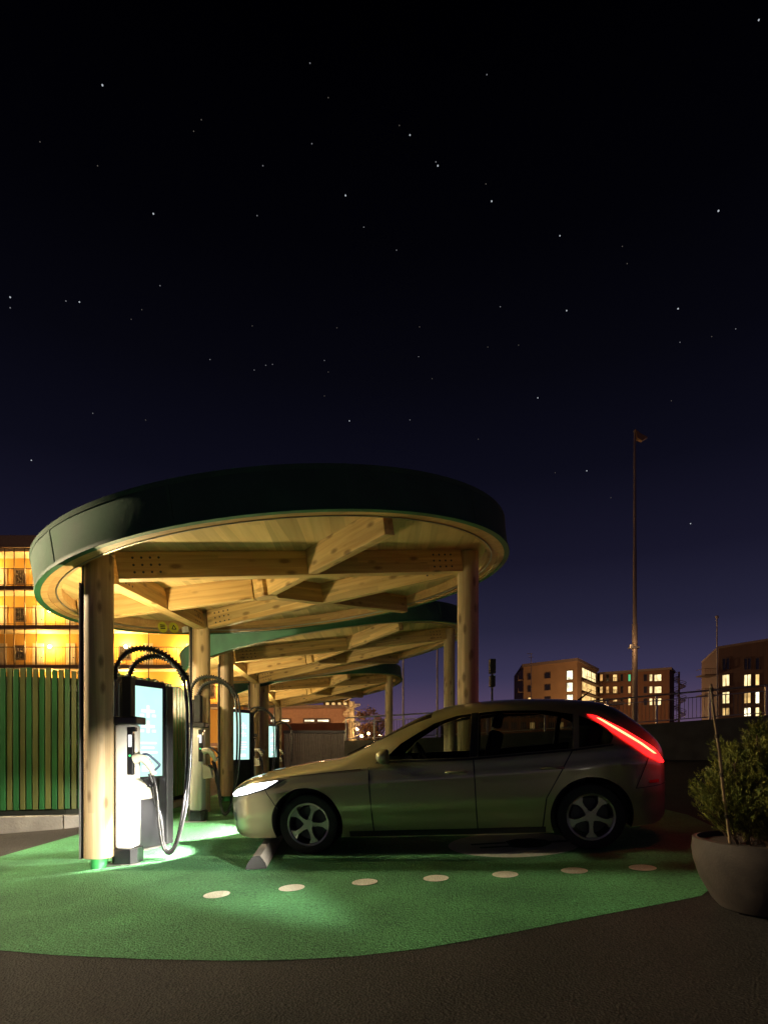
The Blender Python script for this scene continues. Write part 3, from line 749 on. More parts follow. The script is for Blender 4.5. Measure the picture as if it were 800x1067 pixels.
# corrugated container and rusty wall
ct = thing('shipping_container', 'grey corrugated container at the far end of the charging row', 'container', (plan(327, 30).x, 30, G(0, 30)))
q0, q1 = plan(296, 30), plan(358, 30); zc = EYE+(HZ-762)/F*30; g = G(-4, 30)
bm = bmesh.new(); L = q1.x-q0.x; n = 26; pts = []
for i in range(n):
    a = L*i/n; w = L/n
    pts += [(a, 0), (a+w*.35, 0), (a+w*.5, .05), (a+w*.85, .05)]
pts.append((L, 0)); pts += [(L, 2.4), (0, 2.4)]
prism(bm, [(q0.x+x, 30+y) for x, y in pts], g+.12, zc-.1)
obj('corrugated_wall', bm, mat('grey_container_paint', (.20, .18, .16), .55, var=.15), ct)
bm = bmesh.new(); box(bm, q0.x-.04, q1.x+.04, 29.95, 32.45, zc-.098, zc+.05, .01); box(bm, q0.x-.04, q1.x+.04, 29.95, 32.45, g-.02, g+.118)
obj('container_frame', bm, M_dsteel, ct)
rw = thing('rusty_wall', 'rust brown curved wall rising behind the grey container', 'wall', (plan(320, 34).x, 34, 0))
bm = bmesh.new(); zz = EYE+(HZ-753)/F*34
prism(bm, [(plan(255, 34).x+(plan(361, 34).x-plan(255, 34).x)*t, 34+.9*math.sin(t*PI)) for t in [i/20 for i in range(21)]] + [(plan(361, 34).x, 36), (plan(255, 34).x, 36)], 0, zz)
obj('wall_panel', bm, mat('rust_steel', (.26, .09, .035), .75, var=.25, scale=1.5), rw, smooth=30)

point(P(325, 726, 26.5), 170, (1, .66, .36), .3, ct, 'added_container_light')  # fixtureless point added to lift the dark container
# ------------------------------------------------------------------ retaining wall with railing
RW = [(-1.8, 26.2, 1.62), (.8, 25.0, 1.69), (4.2, 23.6, 1.83), (8.5, 22.0, 2.08), (13.3, 20.0, 2.42), (19, 17.7, 2.8), (26, 15.0, 3.2)]
wl = thing('ramp_wall', 'dark concrete ramp wall rising to the right behind the car', 'wall', (5, 23.3, G(5, 23)))
bm = bmesh.new(); loops = []
for (x, y, z) in RW:
    loops.append([bm.verts.new((x, y, -1)), bm.verts.new((x, y, z)), bm.verts.new((x+.12, y+.35, z)), bm.verts.new((x+.12, y+.35, -1))])
for a, b in zip(loops, loops[1:]):
    for i in range(4): bm.faces.new((a[i], a[(i+1) % 4], b[(i+1) % 4], b[i]))
bm.faces.new(loops[0]); bm.faces.new(loops[-1][::-1])
obj('wall_body', bm, M_dconc, wl)
bm = bmesh.new()
for a, b in zip(loops and RW, RW[1:]): pass
rl = thing('ramp_railing', 'grey steel railing of thin bars along the top of the ramp wall', 'railing', (5, 23.4, 1.86))
bmt = bmesh.new(); bmb = bmesh.new(); bmp = bmesh.new()
for (x0, y0, z0), (x1, y1, z1) in zip(RW, RW[1:]):
    a, b = Vector((x0+.06, y0+.17, z0)), Vector((x1+.06, y1+.17, z1)); L = (b-a).length
    cyl(bmt, a+Vector((0, 0, 1.06)), b+Vector((0, 0, 1.06)), .032, None, 8)
    cyl(bmt, a+Vector((0, 0, .86)), b+Vector((0, 0, .86)), .018, None, 6)
    cyl(bmt, a+Vector((0, 0, .1)), b+Vector((0, 0, .1)), .018, None, 6)
    nb = int(L/.13)
    for i in range(nb):
        p = a.lerp(b, (i+.5)/nb); cyl(bmb, p+Vector((0, 0, .1)), p+Vector((0, 0, .86)), .009, None, 5)
    npst = max(1, round(L/1.9))
    for i in range(npst):
        p = a.lerp(b, i/npst); box(bmp, p.x-.03, p.x+.03, p.y-.045, p.y+.045, p.z+.001, p.z+1.03)
obj('handrail', bmt, M_steel, rl, smooth=50); obj('bars', bmb, M_dsteel, rl); obj('posts', bmp, M_steel, rl)

# ------------------------------------------------------------------ masts and poles
def Gm(x, y): return G(x, y)
mb = Vector(((661-400)/F*32, 32, G(14, 32)))
lm = thing('light_mast', 'tall stepped light mast with a small tilted head, rising alone into the night sky', 'lamp post', mb)
hT = EYE+(HZ-449)/F*32; h1 = EYE+(HZ-650)/F*32; h2 = EYE+(HZ-573)/F*32
bm = bmesh.new(); cyl(bm, mb, (mb.x, mb.y, h1), .15, .14, 16); cyl(bm, (mb.x, mb.y, h1), (mb.x, mb.y, h2), .11, .10, 14); cyl(bm, (mb.x, mb.y, h2), (mb.x, mb.y, hT), .085, .06, 12)
obj('pole', bm, mat('brown_grey_mast', (.22, .17, .14), .5, .3), lm, smooth=50)
bm = bmesh.new(); hp = [P(660.5, 448, 32), P(666, 452.5, 32), P(673.5, 456.5, 32), P(668, 460, 32), P(662.5, 457.5, 32)]
va = [bm.verts.new(p+Vector((0, -.12, 0))) for p in hp]; vb = [bm.verts.new(p+Vector((0, .12, 0))) for p in hp]
bm.faces.new(va); bm.faces.new(vb[::-1])
for i in range(5): bm.faces.new((va[i], va[(i+1) % 5], vb[(i+1) % 5], vb[i]))
obj('lamp_head', bm, mat('bronze_lamp_head', (.30, .17, .07), .5, .2), lm)
bm = bmesh.new(); p = P(660, 675, 32)
box(bm, p.x-.28, p.x+.25, p.y-.2, p.y+.12, p.z-.05, p.z+.05, .01); box(bm, p.x-.3, p.x-.12, p.y-.25, p.y-.05, p.z+.0, p.z+.16, .02); obj('bracket', bm, M_steel, lm)
def pole(px, ytop, Z, r, label, m, name='flagpole', top=None):
    b = Vector(((px-400)/F*Z, Z, G((px-400)/F*Z, Z))); zt = EYE+(HZ-ytop)/F*Z
    t = thing(name, label, 'pole', b)
    bm = bmesh.new(); cyl(bm, b, (b.x, b.y, zt), r, r*.7, 10); obj('shaft', bm, m, t, smooth=50)
    return t, Vector((b.x, b.y, zt))
M_pole = mat('pale_pole_paint', (.45, .38, .33), .5)
t, z = pole(746.5, 643, 40, .06, 'thin bare flagpole at the corner of the right apartment block', M_pole)
bm = bmesh.new(); bmesh.ops.create_uvsphere(bm, u_segments=10, v_segments=8, radius=.12, matrix=Matrix.Translation(z)); obj('finial', bm, M_pole, t, smooth=60)
t, z = pole(420, 684, 30, .06, 'pale flagpole left of its twin, beside the third canopy', M_pole)
bm = bmesh.new(); bmesh.ops.create_uvsphere(bm, u_segments=10, v_segments=8, radius=.07, matrix=Matrix.Translation(z)); obj('finial', bm, M_pole, t, smooth=60)
t, z = pole(455.5, 660, 30, .06, 'pale flagpole right of its twin, beside the second canopy column', M_pole)
bm = bmesh.new(); bmesh.ops.create_uvsphere(bm, u_segments=10, v_segments=8, radius=.07, matrix=Matrix.Translation(z)); obj('finial', bm, M_pole, t, smooth=60)
t, z = pole(553, 681, 75, .06, 'thin mast with a small cross arm in front of the tan block', M_pole, 'antenna_mast')
bm = bmesh.new(); box(bm, z.x-.5, z.x+.2, z.y-.03, z.y+.03, z.z-.05, z.z+.02); box(bm, z.x-.35, z.x+.3, z.y-.03, z.y+.03, z.z-.5, z.z-.45); obj('cross_arm', bm, M_pole, t)
t, z = pole(512.5, 690, 19, .045, 'black pole with two dark signal housings right of the near column', M_black, 'signal_post')
for (ya, yb2, w) in ((687, 702, .10), (704, 716, .085)):
    p, q2 = P(512.5, yb2, 19), P(512.5, ya, 19)
    bm = B(p.x-w, p.x+w, p.y-.16, p.y+.12, p.z, q2.z, bev=.03); obj('housing', bm, M_matte, t)

for q, pw, pr_ in ((P(575, 745, 118), 9000, tb), (P(612, 748, 128), 4000, tb), (P(665, 748, 128), 3500, rb), (P(15, 640, 30), 700, gb), (P(656, 672, 31), 70, lm), (P(765, 752, 74), 1000, eb), (P(820, 752, 66), 900, eb), (P(520, 762, 50), 500, lb), (P(600, 762, 48), 400, lb), (P(320, 770, 38), 500, pb), (P(225, 770, 38), 600, pb), (P(363, 745, 42), 160, tw)):
    point(q, pw, (1, .60, .28), .3, pr_, 'added_street_fill')  # fixtureless points added for streetlight on the facades and railing
# ------------------------------------------------------------------ tree and street lights far off
def far_tree(px, Z, ytop, label):
    b = Vector(((px-400)/F*Z, Z, 0)); H = EYE+(HZ-ytop)/F*Z
    t = thing('street_tree', label, 'tree', b)
    bm = bmesh.new(); tube(bm, [b, b+Vector((.1, 0, H*.35)), b+Vector((0, .1, H*.8))], lambda s: .16*(1-.75*s), 7)
    for i in range(9):
        a = random.uniform(0, 2*PI); h = random.uniform(.3, .6)*H
        tube(bm, [b+Vector((.05, 0, h)), b+Vector((math.cos(a)*.5, math.sin(a)*.5, h+H*.13)), b+Vector((math.cos(a)*.9, math.sin(a)*.9, h+H*.25))], lambda s: .06*(1-.8*s), 5)
    obj('trunk', bm, mat('bark', (.07, .045, .03), .9), t, smooth=60)
    bm = bmesh.new()
    cl = [(b+Vector((random.gauss(0, .55), random.gauss(0, .55), H*random.uniform(.4, .95))), random.uniform(.3, .55)) for _ in range(26)]
    for c, r in cl:
        for _ in range(70):
            v = Vector((random.gauss(0, 1), random.gauss(0, 1), random.gauss(0, 1))).normalized()*r*random.uniform(.3, 1)
            q = Vector((random.gauss(0, 1), random.gauss(0, 1), random.gauss(0, 1))).normalized(); s = q.orthogonal().normalized()*.07; u = q.cross(s)
            o = c+v; bm.faces.new([bm.verts.new(o+s), bm.verts.new(o+u*.8), bm.verts.new(o-s), bm.verts.new(o-u*.8)])
    obj('crown', bm, mat('amber_leaves', (.28, .15, .03), .7, var=.35, scale=2), t, recalc=False)
far_tree(393, 40, 738, 'small amber leaved tree lit by street lights beyond the railing')
far_tree(381, 52, 752, 'lower amber tree partly behind the taller one')
M_sl = glow('street_lamp_glass', (1, .72, .3), 40)
for i, (px, py, Z) in enumerate([(384, 764, 44), (389, 769, 50), (377, 767, 46), (396, 766, 55), (372, 760, 48)]):
    p = P(px, py, Z)
    t = thing('street_lamp', ['small glowing street lamp, brightest of the far cluster beside the amber tree', 'low glowing street lamp under the amber tree crown',
              'glowing street lamp just right of the stair tower', 'glowing street lamp right of the amber tree trunk', 'higher small street lamp next to the stair tower'][i], 'street lamp', (p.x, p.y, 0), group='small street lamps beyond the railing')
    bm = bmesh.new(); cyl(bm, (p.x, p.y, 0), (p.x, p.y, p.z-.1), .05, .04, 8); obj('post', bm, M_dsteel, t)
    bm = bmesh.new(); bmesh.ops.create_uvsphere(bm, u_segments=10, v_segments=8, radius=.12, matrix=Matrix.Translation(p)); obj('lamp_globe', bm, M_sl, t, smooth=60)
    if i in (0, 3, 4): point(p+Vector((0, -.3, 0)), 120, (1, .6, .25), .15, t)

# ------------------------------------------------------------------ planter with conifer and stake
pc = PG(792, 938); pc = Vector((2.37, 3.6, G(2.37, 3.6)))
pt = thing('planter_pot', 'round dark brown bowl planter at the right edge of the paving', 'planter', pc)
prof = [(.02, .0), (.245, .0), (.29, .05), (.355, .17), (.39, .28), (.40, .36), (.392, .425), (.368, .43), (.362, .395), (.02, .39)]
bm = bmesh.new(); revolve(bm, prof, 64, closed=True); pot = obj('bowl', bm, mat('brown_fibre_clay', (.055, .042, .034), .75, var=.25, scale=9, bump=.15, bscale=60), pt, Matrix.Translation(pc), 35)
bm = bmesh.new(); bmesh.ops.create_circle(bm, cap_ends=True, segments=40, radius=.36)
obj('soil', bm, mat('dark_soil', (.03, .022, .016), .95, bump=.5), pt, Matrix.Translation(pc+Vector((0, 0, .402))))
sh = thing('conifer_shrub', 'golden green conifer shrub growing in the brown bowl planter', 'shrub', pc+Vector((0, 0, .39)))
rnd = random.Random(3)
stems = [((-.04, 0), .70, .03), ((-.20, -.04), .52, .02), ((.17, -.08), .56, .02), ((.22, .1), .5, .02), ((-.12, .13), .55, .02), ((-.06, -.17), .42, .016), ((.07, .06), .66, .02), ((-.29, -.02), .36, .014), ((.3, -.02), .42, .014), ((.12, -.22), .34, .012), ((-.24, -.16), .26, .012), ((-.02, -.27), .24, .012), ((.24, -.18), .27, .012), ((-.30, .08), .28, .012), ((-.33, -.10), .22, .012), ((-.14, -.29), .20, .012), ((.1, -.3), .22, .012), ((.34, .08), .3, .012), ((.02, .2), .5, .016), ((.1, -.02), .6, .02)]
bmt = bmesh.new(); bmf = bmesh.new()
def spray(bm, o, d, n, L):
    """a feathery plume of narrow scale leaves round one twig"""
    d = d.normalized(); s = d.cross(n).normalized(); n = s.cross(d)
    def leaf(p, q, w):
        a = (q-p); rv = Vector((rnd.gauss(0, 1), rnd.gauss(0, 1), rnd.gauss(0, 1))); ss = a.cross(rv).normalized()*w
        bm.faces.new([bm.verts.new(p), bm.verts.new(p+a*.5+ss), bm.verts.new(q), bm.verts.new(p+a*.5-ss)])
    leaf(o, o+d*L, .0035)
    k = 9
    for i in range(k):
        f = .08+.85*i/k; p = o+d*L*f; l = L*.42*(1-f*.6)
        a = i*2.4+rnd.uniform(-.4, .4)
        dd = (d*.9+(s*math.cos(a)+n*math.sin(a)*.6)*.75).normalized()
        leaf(p, p+dd*l, .0028)
        leaf(p+dd*l*.5, p+dd*l*.5+(dd*.5+d).normalized()*l*.6, .0024)
for (ox, oy), h, r in stems:
    base = pc+Vector((ox*.55, oy*.55, .38)); top = pc+Vector((ox*1.05+(-.04 if ox == 0 else 0), oy*1.05, .39+h))
    tube(bmt, [base, base.lerp(top, .5)+Vector((rnd.uniform(-.02, .02), 0, 0)), top], lambda s, r=r: r*.45*(1-.85*s)+.0015, 6)
    nb = int(66*max(h, .36)/.5)
    for i in range(nb):
        f = rnd.uniform(.02, 1); a = rnd.uniform(0, 2*PI)
        o = base.lerp(top, f)
        reach = (.05+.17*(1-f)**.8)*(1.0 if ox else 1.15)*rnd.uniform(.5, 1.15)
        out = Vector((math.cos(a), math.sin(a), 0))
        tip = o+out*reach+Vector((0, 0, reach*rnd.uniform(.8, 1.7)))
        tube(bmt, [o, tip], .0016, 4, cap=False)
        for j in range(5):
            g = .25+.75*j/4; p = o.lerp(tip, g)
            d = (out*rnd.uniform(.3, 1)+Vector((rnd.uniform(-.5, .5), rnd.uniform(-.5, .5), rnd.uniform(.35, 1.2))))
            nn = Vector((-math.sin(a), math.cos(a), rnd.uniform(-.5, .5)))+Vector((rnd.uniform(-.6, .6), rnd.uniform(-.6, .6), 0))
            spray(bmf, p, d, nn, rnd.uniform(.05, .10))
obj('stem', bmt, mat('shrub_bark', (.09, .05, .03), .85), sh)
def leafmat():
    m, N, L, b = nt('conifer_scale_leaves')
    tc = N.new('ShaderNodeTexCoord'); n = N.new('ShaderNodeTexNoise'); n.inputs['Scale'].default_value = 14; n.inputs['Detail'].default_value = 5
    L.new(tc.outputs['Object'], n.inputs['Vector'])
    r = N.new('ShaderNodeValToRGB'); e = r.color_ramp.elements; e[0].position = .3; e[1].position = .72
    e[0].color = (.065, .10, .02, 1); e[1].color = (.34, .33, .06, 1); L.new(n.outputs['Fac'], r.inputs['Fac'])
    L.new(r.outputs['Color'], b.inputs['Base Color']); b.inputs['Roughness'].default_value = .6
    b.inputs['Specular IOR Level'].default_value = .3
    return m
obj('foliage', bmf, leafmat(), sh, recalc=False)
sk = thing('plant_stake', 'thin leaning wooden stake stuck in the brown planter', 'stake', pc+Vector((-.15, -.13, .39)))
b0 = pc+Vector((-.17, -.21, .34)); b0 = P(761, 888, 3.47); b1 = P(740, 713, 3.36)
bm = bmesh.new(); tube(bm, [b0.lerp(b1, i/10)+Vector((.003*math.sin(i*1.3), 0, 0)) for i in range(11)], lambda s: .0095-.002*s, 9)
obj('cane', bm, mat('bamboo_cane', (.25, .17, .09), .5, var=.3, scale=7, stretch=(1, 1, .4)), sk, smooth=60)
for f in (.22, .47, .70, .97):
    bm = bmesh.new(); p = b0.lerp(b1, f); d = (b1-b0).normalized(); cyl(bm, p-d*.012, p+d*.010, .011, None, 10)
    obj('cane_joint', bm, mat('dark_cane_joint', (.07, .05, .03), .6), sk, smooth=50)

# ------------------------------------------------------------------ car
rear, front = PG(617, 886), PG(323, 891)
WB = (front-rear).length
up = Vector((-.055, -.03, 1)).normalized(); fw = (front-rear).normalized()
TR = .80                                       # half track to the outer tyre wall
left_ = up.cross(fw).normalized()
MC = frame_from(rear - left_*TR, fw, up)
car = thing('parked_car', 'pale gold electric hatchback with headlights and red tail lights on, nose in to the chargers', 'car', M=MC)
NOSE, TAIL, HW = WB+1.04, -.80, .885
def lerp_tab(tab, x):
    if x <= tab[0][0]: return tab[0][1]
    for i in range(len(tab)-1):
        if x <= tab[i+1][0]:
            x0, y0 = tab[i]; x1, y1 = tab[i+1]
            ym = tab[i-1] if i else None; yp = tab[i+2] if i+2 < len(tab) else None
            d = (y1-y0)/(x1-x0)
            m0 = d if not ym else ((y0-ym[1])/(x0-ym[0])+d)/2
            m1 = d if not yp else ((yp[1]-y1)/(yp[0]-x1)+d)/2
            h = x1-x0; t = (x-x0)/h
            return (2*t**3-3*t**2+1)*y0+(t**3-2*t**2+t)*h*m0+(-2*t**3+3*t**2)*y1+(t**3-t**2)*h*m1
    return tab[-1][1]
w_ = WB-2.8
ZT = [(TAIL, .78), (-.76, .93), (-.70, 1.02), (-.60, 1.13), (-.45, 1.28), (-.28, 1.40), (-.02, 1.455), (.4, 1.495), (.9, 1.505), (1.3, 1.475), (1.62+w_*.5, 1.39), (2.0+w_, 1.215), (2.42+w_, 1.01), (2.55+w_, .975), (2.9+w_, .935), (3.2+w_, .895), (3.45+w_, .845), (3.62+w_, .79), (3.75+w_, .72), (NOSE, .60)]
ZS = [(TAIL, .70), (-.74, .84), (-.6, .94), (-.3, .965), (.2, .94), (1.2, .90), (2.2+w_, .865), (2.6+w_, .845), (3.0+w_, .80), (3.3+w_, .755), (3.55+w_, .69), (3.72+w_, .62), (NOSE, .52)]
Z0 = [(TAIL, .40), (-.7, .28), (-.4, .22), (.3, .18), (2.4+w_, .18), (3.1+w_, .19), (3.6+w_, .20), (NOSE, .30)]
def zt(x): return lerp_tab(ZT, x)
def zs(x): return min(lerp_tab(ZS, x), zt(x)-.02)
def z0(x): return lerp_tab(Z0, x)
def hw(x):
    a = 1.0
    xf, xb = NOSE-.78, TAIL+.62
    if x > xf: a = max(0, 1-((x-xf)/(NOSE-xf))**2.9)**(1/2.3)
    if x < xb: a = max(0, 1-((xb-x)/(xb-TAIL))**3.4)**(1/2.6)
    return HW*a*(1-.012*((x-1.3)/1.6)**2)
def cab(x):
    def ss(a, b, v):
        t = max(0, min(1, (v-a)/(b-a))); return t*t*(3-2*t)
    return ss(NOSE-.9, 2.1+w_, x) if False else (1-ss(2.0+w_, 2.6+w_, x))*ss(-.8, -.45, x)
def lowY(x, z):
    q = max(0, min(1, (z-z0(x))/max(.01, zs(x)-z0(x))))
    f = .915+.085*math.sin(PI/2*min(1, q/.5)) - .035*max(0, (q-.62)/.38)**2
    f += .010*math.exp(-((q-.80)/.05)**2) - .012*math.exp(-((q-.30)/.10)**2)
    return hw(x)*f
def upY(x, h):
    c = cab(x); n = 3.0+4.5*c
    return hw(x)*.965*(1-(.06+.22*c)*h)*max(0, 1-h**n)**.5
def sideY(x, z):
    s = zs(x)
    if z <= s: return lowY(x, z)
    return upY(x, min(1, (z-s)/max(.005, zt(x)-s)))
def topZ(x, y):
    lo, hi = 0, 1; y = abs(y)
    for _ in range(40):
        m = (lo+hi)/2
        if upY(x, m) > y: lo = m
        else: hi = m
    return zs(x)+(zt(x)-zs(x))*lo
M_paint = None
def paint():
    m, N, L, b = nt('champagne_paint')
    b.inputs['Base Color'].default_value = (.40, .36, .21, 1); b.inputs['Metallic'].default_value = .55
    b.inputs['Roughness'].default_value = .33; b.inputs['Coat Weight'].default_value = 1; b.inputs['Coat Roughness'].default_value = .05
    tc = N.new('ShaderNodeTexCoord'); n = N.new('ShaderNodeTexNoise'); n.inputs['Scale'].default_value = 7; n.inputs['Detail'].default_value = 8
    L.new(tc.outputs['Object'], n.inputs['Vector'])
    r = N.new('ShaderNodeMapRange'); r.inputs[3].default_value = .24; r.inputs[4].default_value = .42; L.new(n.outputs['Fac'], r.inputs[0]); L.new(r.outputs[0], b.inputs['Roughness'])
    return m
M_paint = paint()
def glassmat():
    m, N, L, b = nt('tinted_car_glass'); N.remove(b)
    t = N.new('ShaderNodeBsdfTransparent'); t.inputs[0].default_value = (.52, .58, .55, 1)
    g = N.new('ShaderNodeBsdfGlossy'); g.inputs['Roughness'].default_value = .03
    f = N.new('ShaderNodeFresnel'); f.inputs[0].default_value = 1.5
    mx = N.new('ShaderNodeMixShader'); L.new(f.outputs[0], mx.inputs[0]); L.new(t.outputs[0], mx.inputs[1]); L.new(g.outputs[0], mx.inputs[2])
    L.new(mx.outputs[0], N['Material Output'].inputs[0]); return m
M_glass = glassmat()
M_trim = mat('black_car_trim', (.012, .012, .012), .45)
M_alloy = mat('alloy_rim', (.42, .40, .36), .35, .9, var=.05)
# stations, packed towards both ends
xs_ = []
for i in range(41):
    xs_.append(NOSE-1.0*(1-i/40)**2.2) if False else None
xs_ = sorted(set([round(NOSE-1.1*(i/44)**2.1, 5) for i in range(45)] + [round(TAIL+.9*(i/36)**2.1, 5) for i in range(37)] + [round(TAIL+.9+(NOSE-1.1-TAIL-.9)*i/50, 5) for i in range(51)]))
bm = bmesh.new(); rows = []
NL, NU = 22, 26
for x in xs_:
    half = []
    for i in range(NL+1):
        z = z0(x)+(zs(x)-z0(x))*i/NL; half.append((lowY(x, z), z))
    for i in range(1, NU+1):
        h = math.sin(PI/2*i/NU); half.append((upY(x, h), zs(x)+(zt(x)-zs(x))*h))
    half[-1] = (0, zt(x))
    rows.append([bm.verts.new((x, y, z)) for y, z in half] + [bm.verts.new((x, -y, z)) for y, z in half[:-1][::-1]])
for a, b in zip(rows, rows[1:]):
    n = len(a)
    for i in range(n): bm.faces.new((a[i], a[(i+1) % n], b[(i+1) % n], b[i]))
bm.faces.new(rows[0]); bm.faces.new(rows[-1][::-1])
bmesh.ops.remove_doubles(bm, verts=bm.verts, dist=.0004)
bmesh.ops.dissolve_degenerate(bm, edges=bm.edges, dist=.0002)
WR = .318
body = obj('body', bm, [M_paint, M_trim], car, MC, 32)
cut = bmesh.new()
for cx in (0, WB):
    for s in (-1, 1):
        cyl(cut, (cx, s*.60, WR+.01), (cx, s*1.2, WR+.01), WR+.058, None, 64)
cut_o = obj('arch_cutter', cut, M_trim, None, MC)
for p_ in cut_o.data.polygons: p_.material_index = 0
WIN = {'front': [(1.98+w_, .945), (1.80+w_*.7, 1.10), (1.46+w_*.5, 1.285), (1.22, 1.35), (1.075, 1.362), (1.105, .935)],
       'rear': [(1.025, .937), (.995, 1.366), (.8, 1.374), (.36, 1.354), (.10, 1.30), (.14, .975)],
       'quarter': [(.085, .98), (.05, 1.285), (-.17, 1.17), (-.235, 1.07), (-.20, 1.005)]}
cab_ = bmesh.new(); rows = []
for i in range(45):
    x = -.36 + (2.22+w_+.36)*i/44; zb_, ztp = zs(x), zt(x)-.05; half = [(lowY(x, .60)-.10, .60), (lowY(x, .75)-.07, .75), (lowY(x, zb_)-.06, zb_)]
    for k in range(1, 15):
        h = math.sin(PI/2*k/14); half.append((max(0, upY(x, h)-.05), zb_+(ztp-zb_)*h))
    half[-1] = (0, ztp)
    rows.append([cab_.verts.new((x, y, z)) for y, z in half] + [cab_.verts.new((x, -y, z)) for y, z in half[:-1][::-1]])
for a, b in zip(rows, rows[1:]):
    n = len(a)
    for i in range(n): cab_.faces.new((a[i], a[(i+1) % n], b[(i+1) % n], b[i]))
cab_.faces.new(rows[0]); cab_.faces.new(rows[-1][::-1])
bmesh.ops.remove_doubles(cab_, verts=cab_.verts, dist=.0005)
wc = bmesh.new()
for pl_ in WIN.values():
    for s in (1, -1):
        a = [wc.verts.new((x, s*.40, z)) for x, z in pl_]; b = [wc.verts.new((x, s*1.2, z)) for x, z in pl_]
        wc.faces.new(a); wc.faces.new(b[::-1])
        for k in range(len(pl_)): wc.faces.new((a[k], a[(k+1) % len(pl_)], b[(k+1) % len(pl_)], b[k]))
def glass_grid(bm, x0, x1, yw, off, nx=18, ny=24):
    V = []
    for i in range(nx+1):
        x = x0+(x1-x0)*i/nx; row = []
        for j in range(ny+1):
            y = yw(x)*(-1+2*j/ny); e = .01
            nn = Vector((-(topZ(x+e, y)-topZ(x-e, y))/(2*e), 0, 1)).normalized()
            row.append(bm.verts.new(Vector((x, y, topZ(x, y)))+nn*off))
        V.append(row)
    return V
SCREENS = {'windscreen': (2.36+w_, 1.48, lambda x: min(.70, upY(x, .80))*.93), 'rear_window': (-.56, -.16, lambda x: upY(x, .86)*.88)}
sc_ = bmesh.new()
for x0, x1, yw in SCREENS.values():
    T, U = glass_grid(sc_, x0, x1, yw, .08), glass_grid(sc_, x0, x1, yw, -.13)
    nx, ny = len(T)-1, len(T[0])-1
    for i in range(nx):
        for j in range(ny):
            sc_.faces.new((T[i][j], T[i+1][j], T[i+1][j+1], T[i][j+1])); sc_.faces.new((U[i][j], U[i][j+1], U[i+1][j+1], U[i+1][j]))
    for i in range(nx):
        for j in (0, ny): sc_.faces.new((T[i][j], T[i+1][j], U[i+1][j], U[i][j]))
    for j in range(ny):
        for i in (0, nx): sc_.faces.new((T[i][j], T[i][j+1], U[i][j+1], U[i][j]))
cuts = [cut_o] + [obj('cutter', b_, M_trim, None, MC) for b_ in (cab_, wc, sc_)]
for k, c in enumerate(cuts):
    md = body.modifiers.new('cut%d' % k, 'BOOLEAN'); md.operation = 'DIFFERENCE'; md.object = c; md.solver = 'EXACT'
    try: md.material_mode = 'TRANSFER'
    except Exception: pass
bpy.context.view_layer.update()
dg = bpy.context.evaluated_depsgraph_get()
me2 = bpy.data.meshes.new_from_object(body.evaluated_get(dg), depsgraph=dg)
body.modifiers.clear(); body.data = me2
for c in cuts: bpy.data.objects.remove(c)
bm = bmesh.new(); bm.from_mesh(me2)
for f in bm.faces: f.smooth = True
for e in bm.edges: e.smooth = not (len(e.link_faces) == 2 and e.calc_face_angle(0) > math.radians(32))
bm.to_mesh(me2); bm.free()
def side_patch(name, poly, m, parent, off=.006, th=.0, s=1, res=.03, smooth=60):
    """a panel lying on the car's side: polygon in side view (x, z), laid on the body surface"""
    x0, x1 = min(p[0] for p in poly), max(p[0] for p in poly)
    bm = bmesh.new(); n = max(2, int((x1-x0)/res)); cols = []
    for i in range(n+1):
        x = x0+(x1-x0)*i/n; x = min(max(x, x0+1e-5), x1-1e-5); zz = []
        for j in range(len(poly)):
            (ax, az), (bx, bz) = poly[j], poly[(j+1) % len(poly)]
            if (ax-x)*(bx-x) < 0: zz.append(az+(bz-az)*(x-ax)/(bx-ax))
        if len(zz) < 2: continue
        lo, hi = min(zz), max(zz); k = 14
        cols.append([(x, lo+(hi-lo)*j/k) for j in range(k+1)])
    def nrm(x, z):
        e = .01; dyx = (sideY(x+e, z)-sideY(x-e, z))/(2*e); dyz = (sideY(x, z+e)-sideY(x, z-e))/(2*e)
        v = Vector((-max(-3, min(3, dyx)), 1, -max(-3, min(3, dyz)))); return v.normalized()
    V = []
    for c in cols:
        row = []
        for x, z in c:
            p = Vector((x, sideY(x, z), z))+nrm(x, z)*off
            row.append(bm.verts.new((p.x, s*p.y, p.z)))
        V.append(row)
    for a, b in zip(V, V[1:]):
        for j in range(len(a)-1): bm.faces.new((a[j], b[j], b[j+1], a[j+1]))
    o = obj(name, bm, m, parent, MC, smooth)
    return o
def top_patch(name, x0, x1, yw, m, off=.006):
    bm = bmesh.new(); V = []
    for i in range(19):
        x = x0+(x1-x0)*i/18; row = []
        for j in range(25):
            y = yw(x)*(-1+2*j/24); e = .01
            dzx = (topZ(x+e, y)-topZ(x-e, y))/(2*e); nn = Vector((-dzx, 0, 1)).normalized()
            p = Vector((x, y, topZ(x, y)))+nn*off; row.append(bm.verts.new(p))
        V.append(row)
    for a, b in zip(V, V[1:]):
        for j in range(24): bm.faces.new((a[j], b[j], b[j+1], a[j+1]))
    return obj(name, bm, m, car, MC, 60)
for nm, (x0, x1, yw) in SCREENS.items(): top_patch(nm, x0, x1, yw, M_glass, -.004)
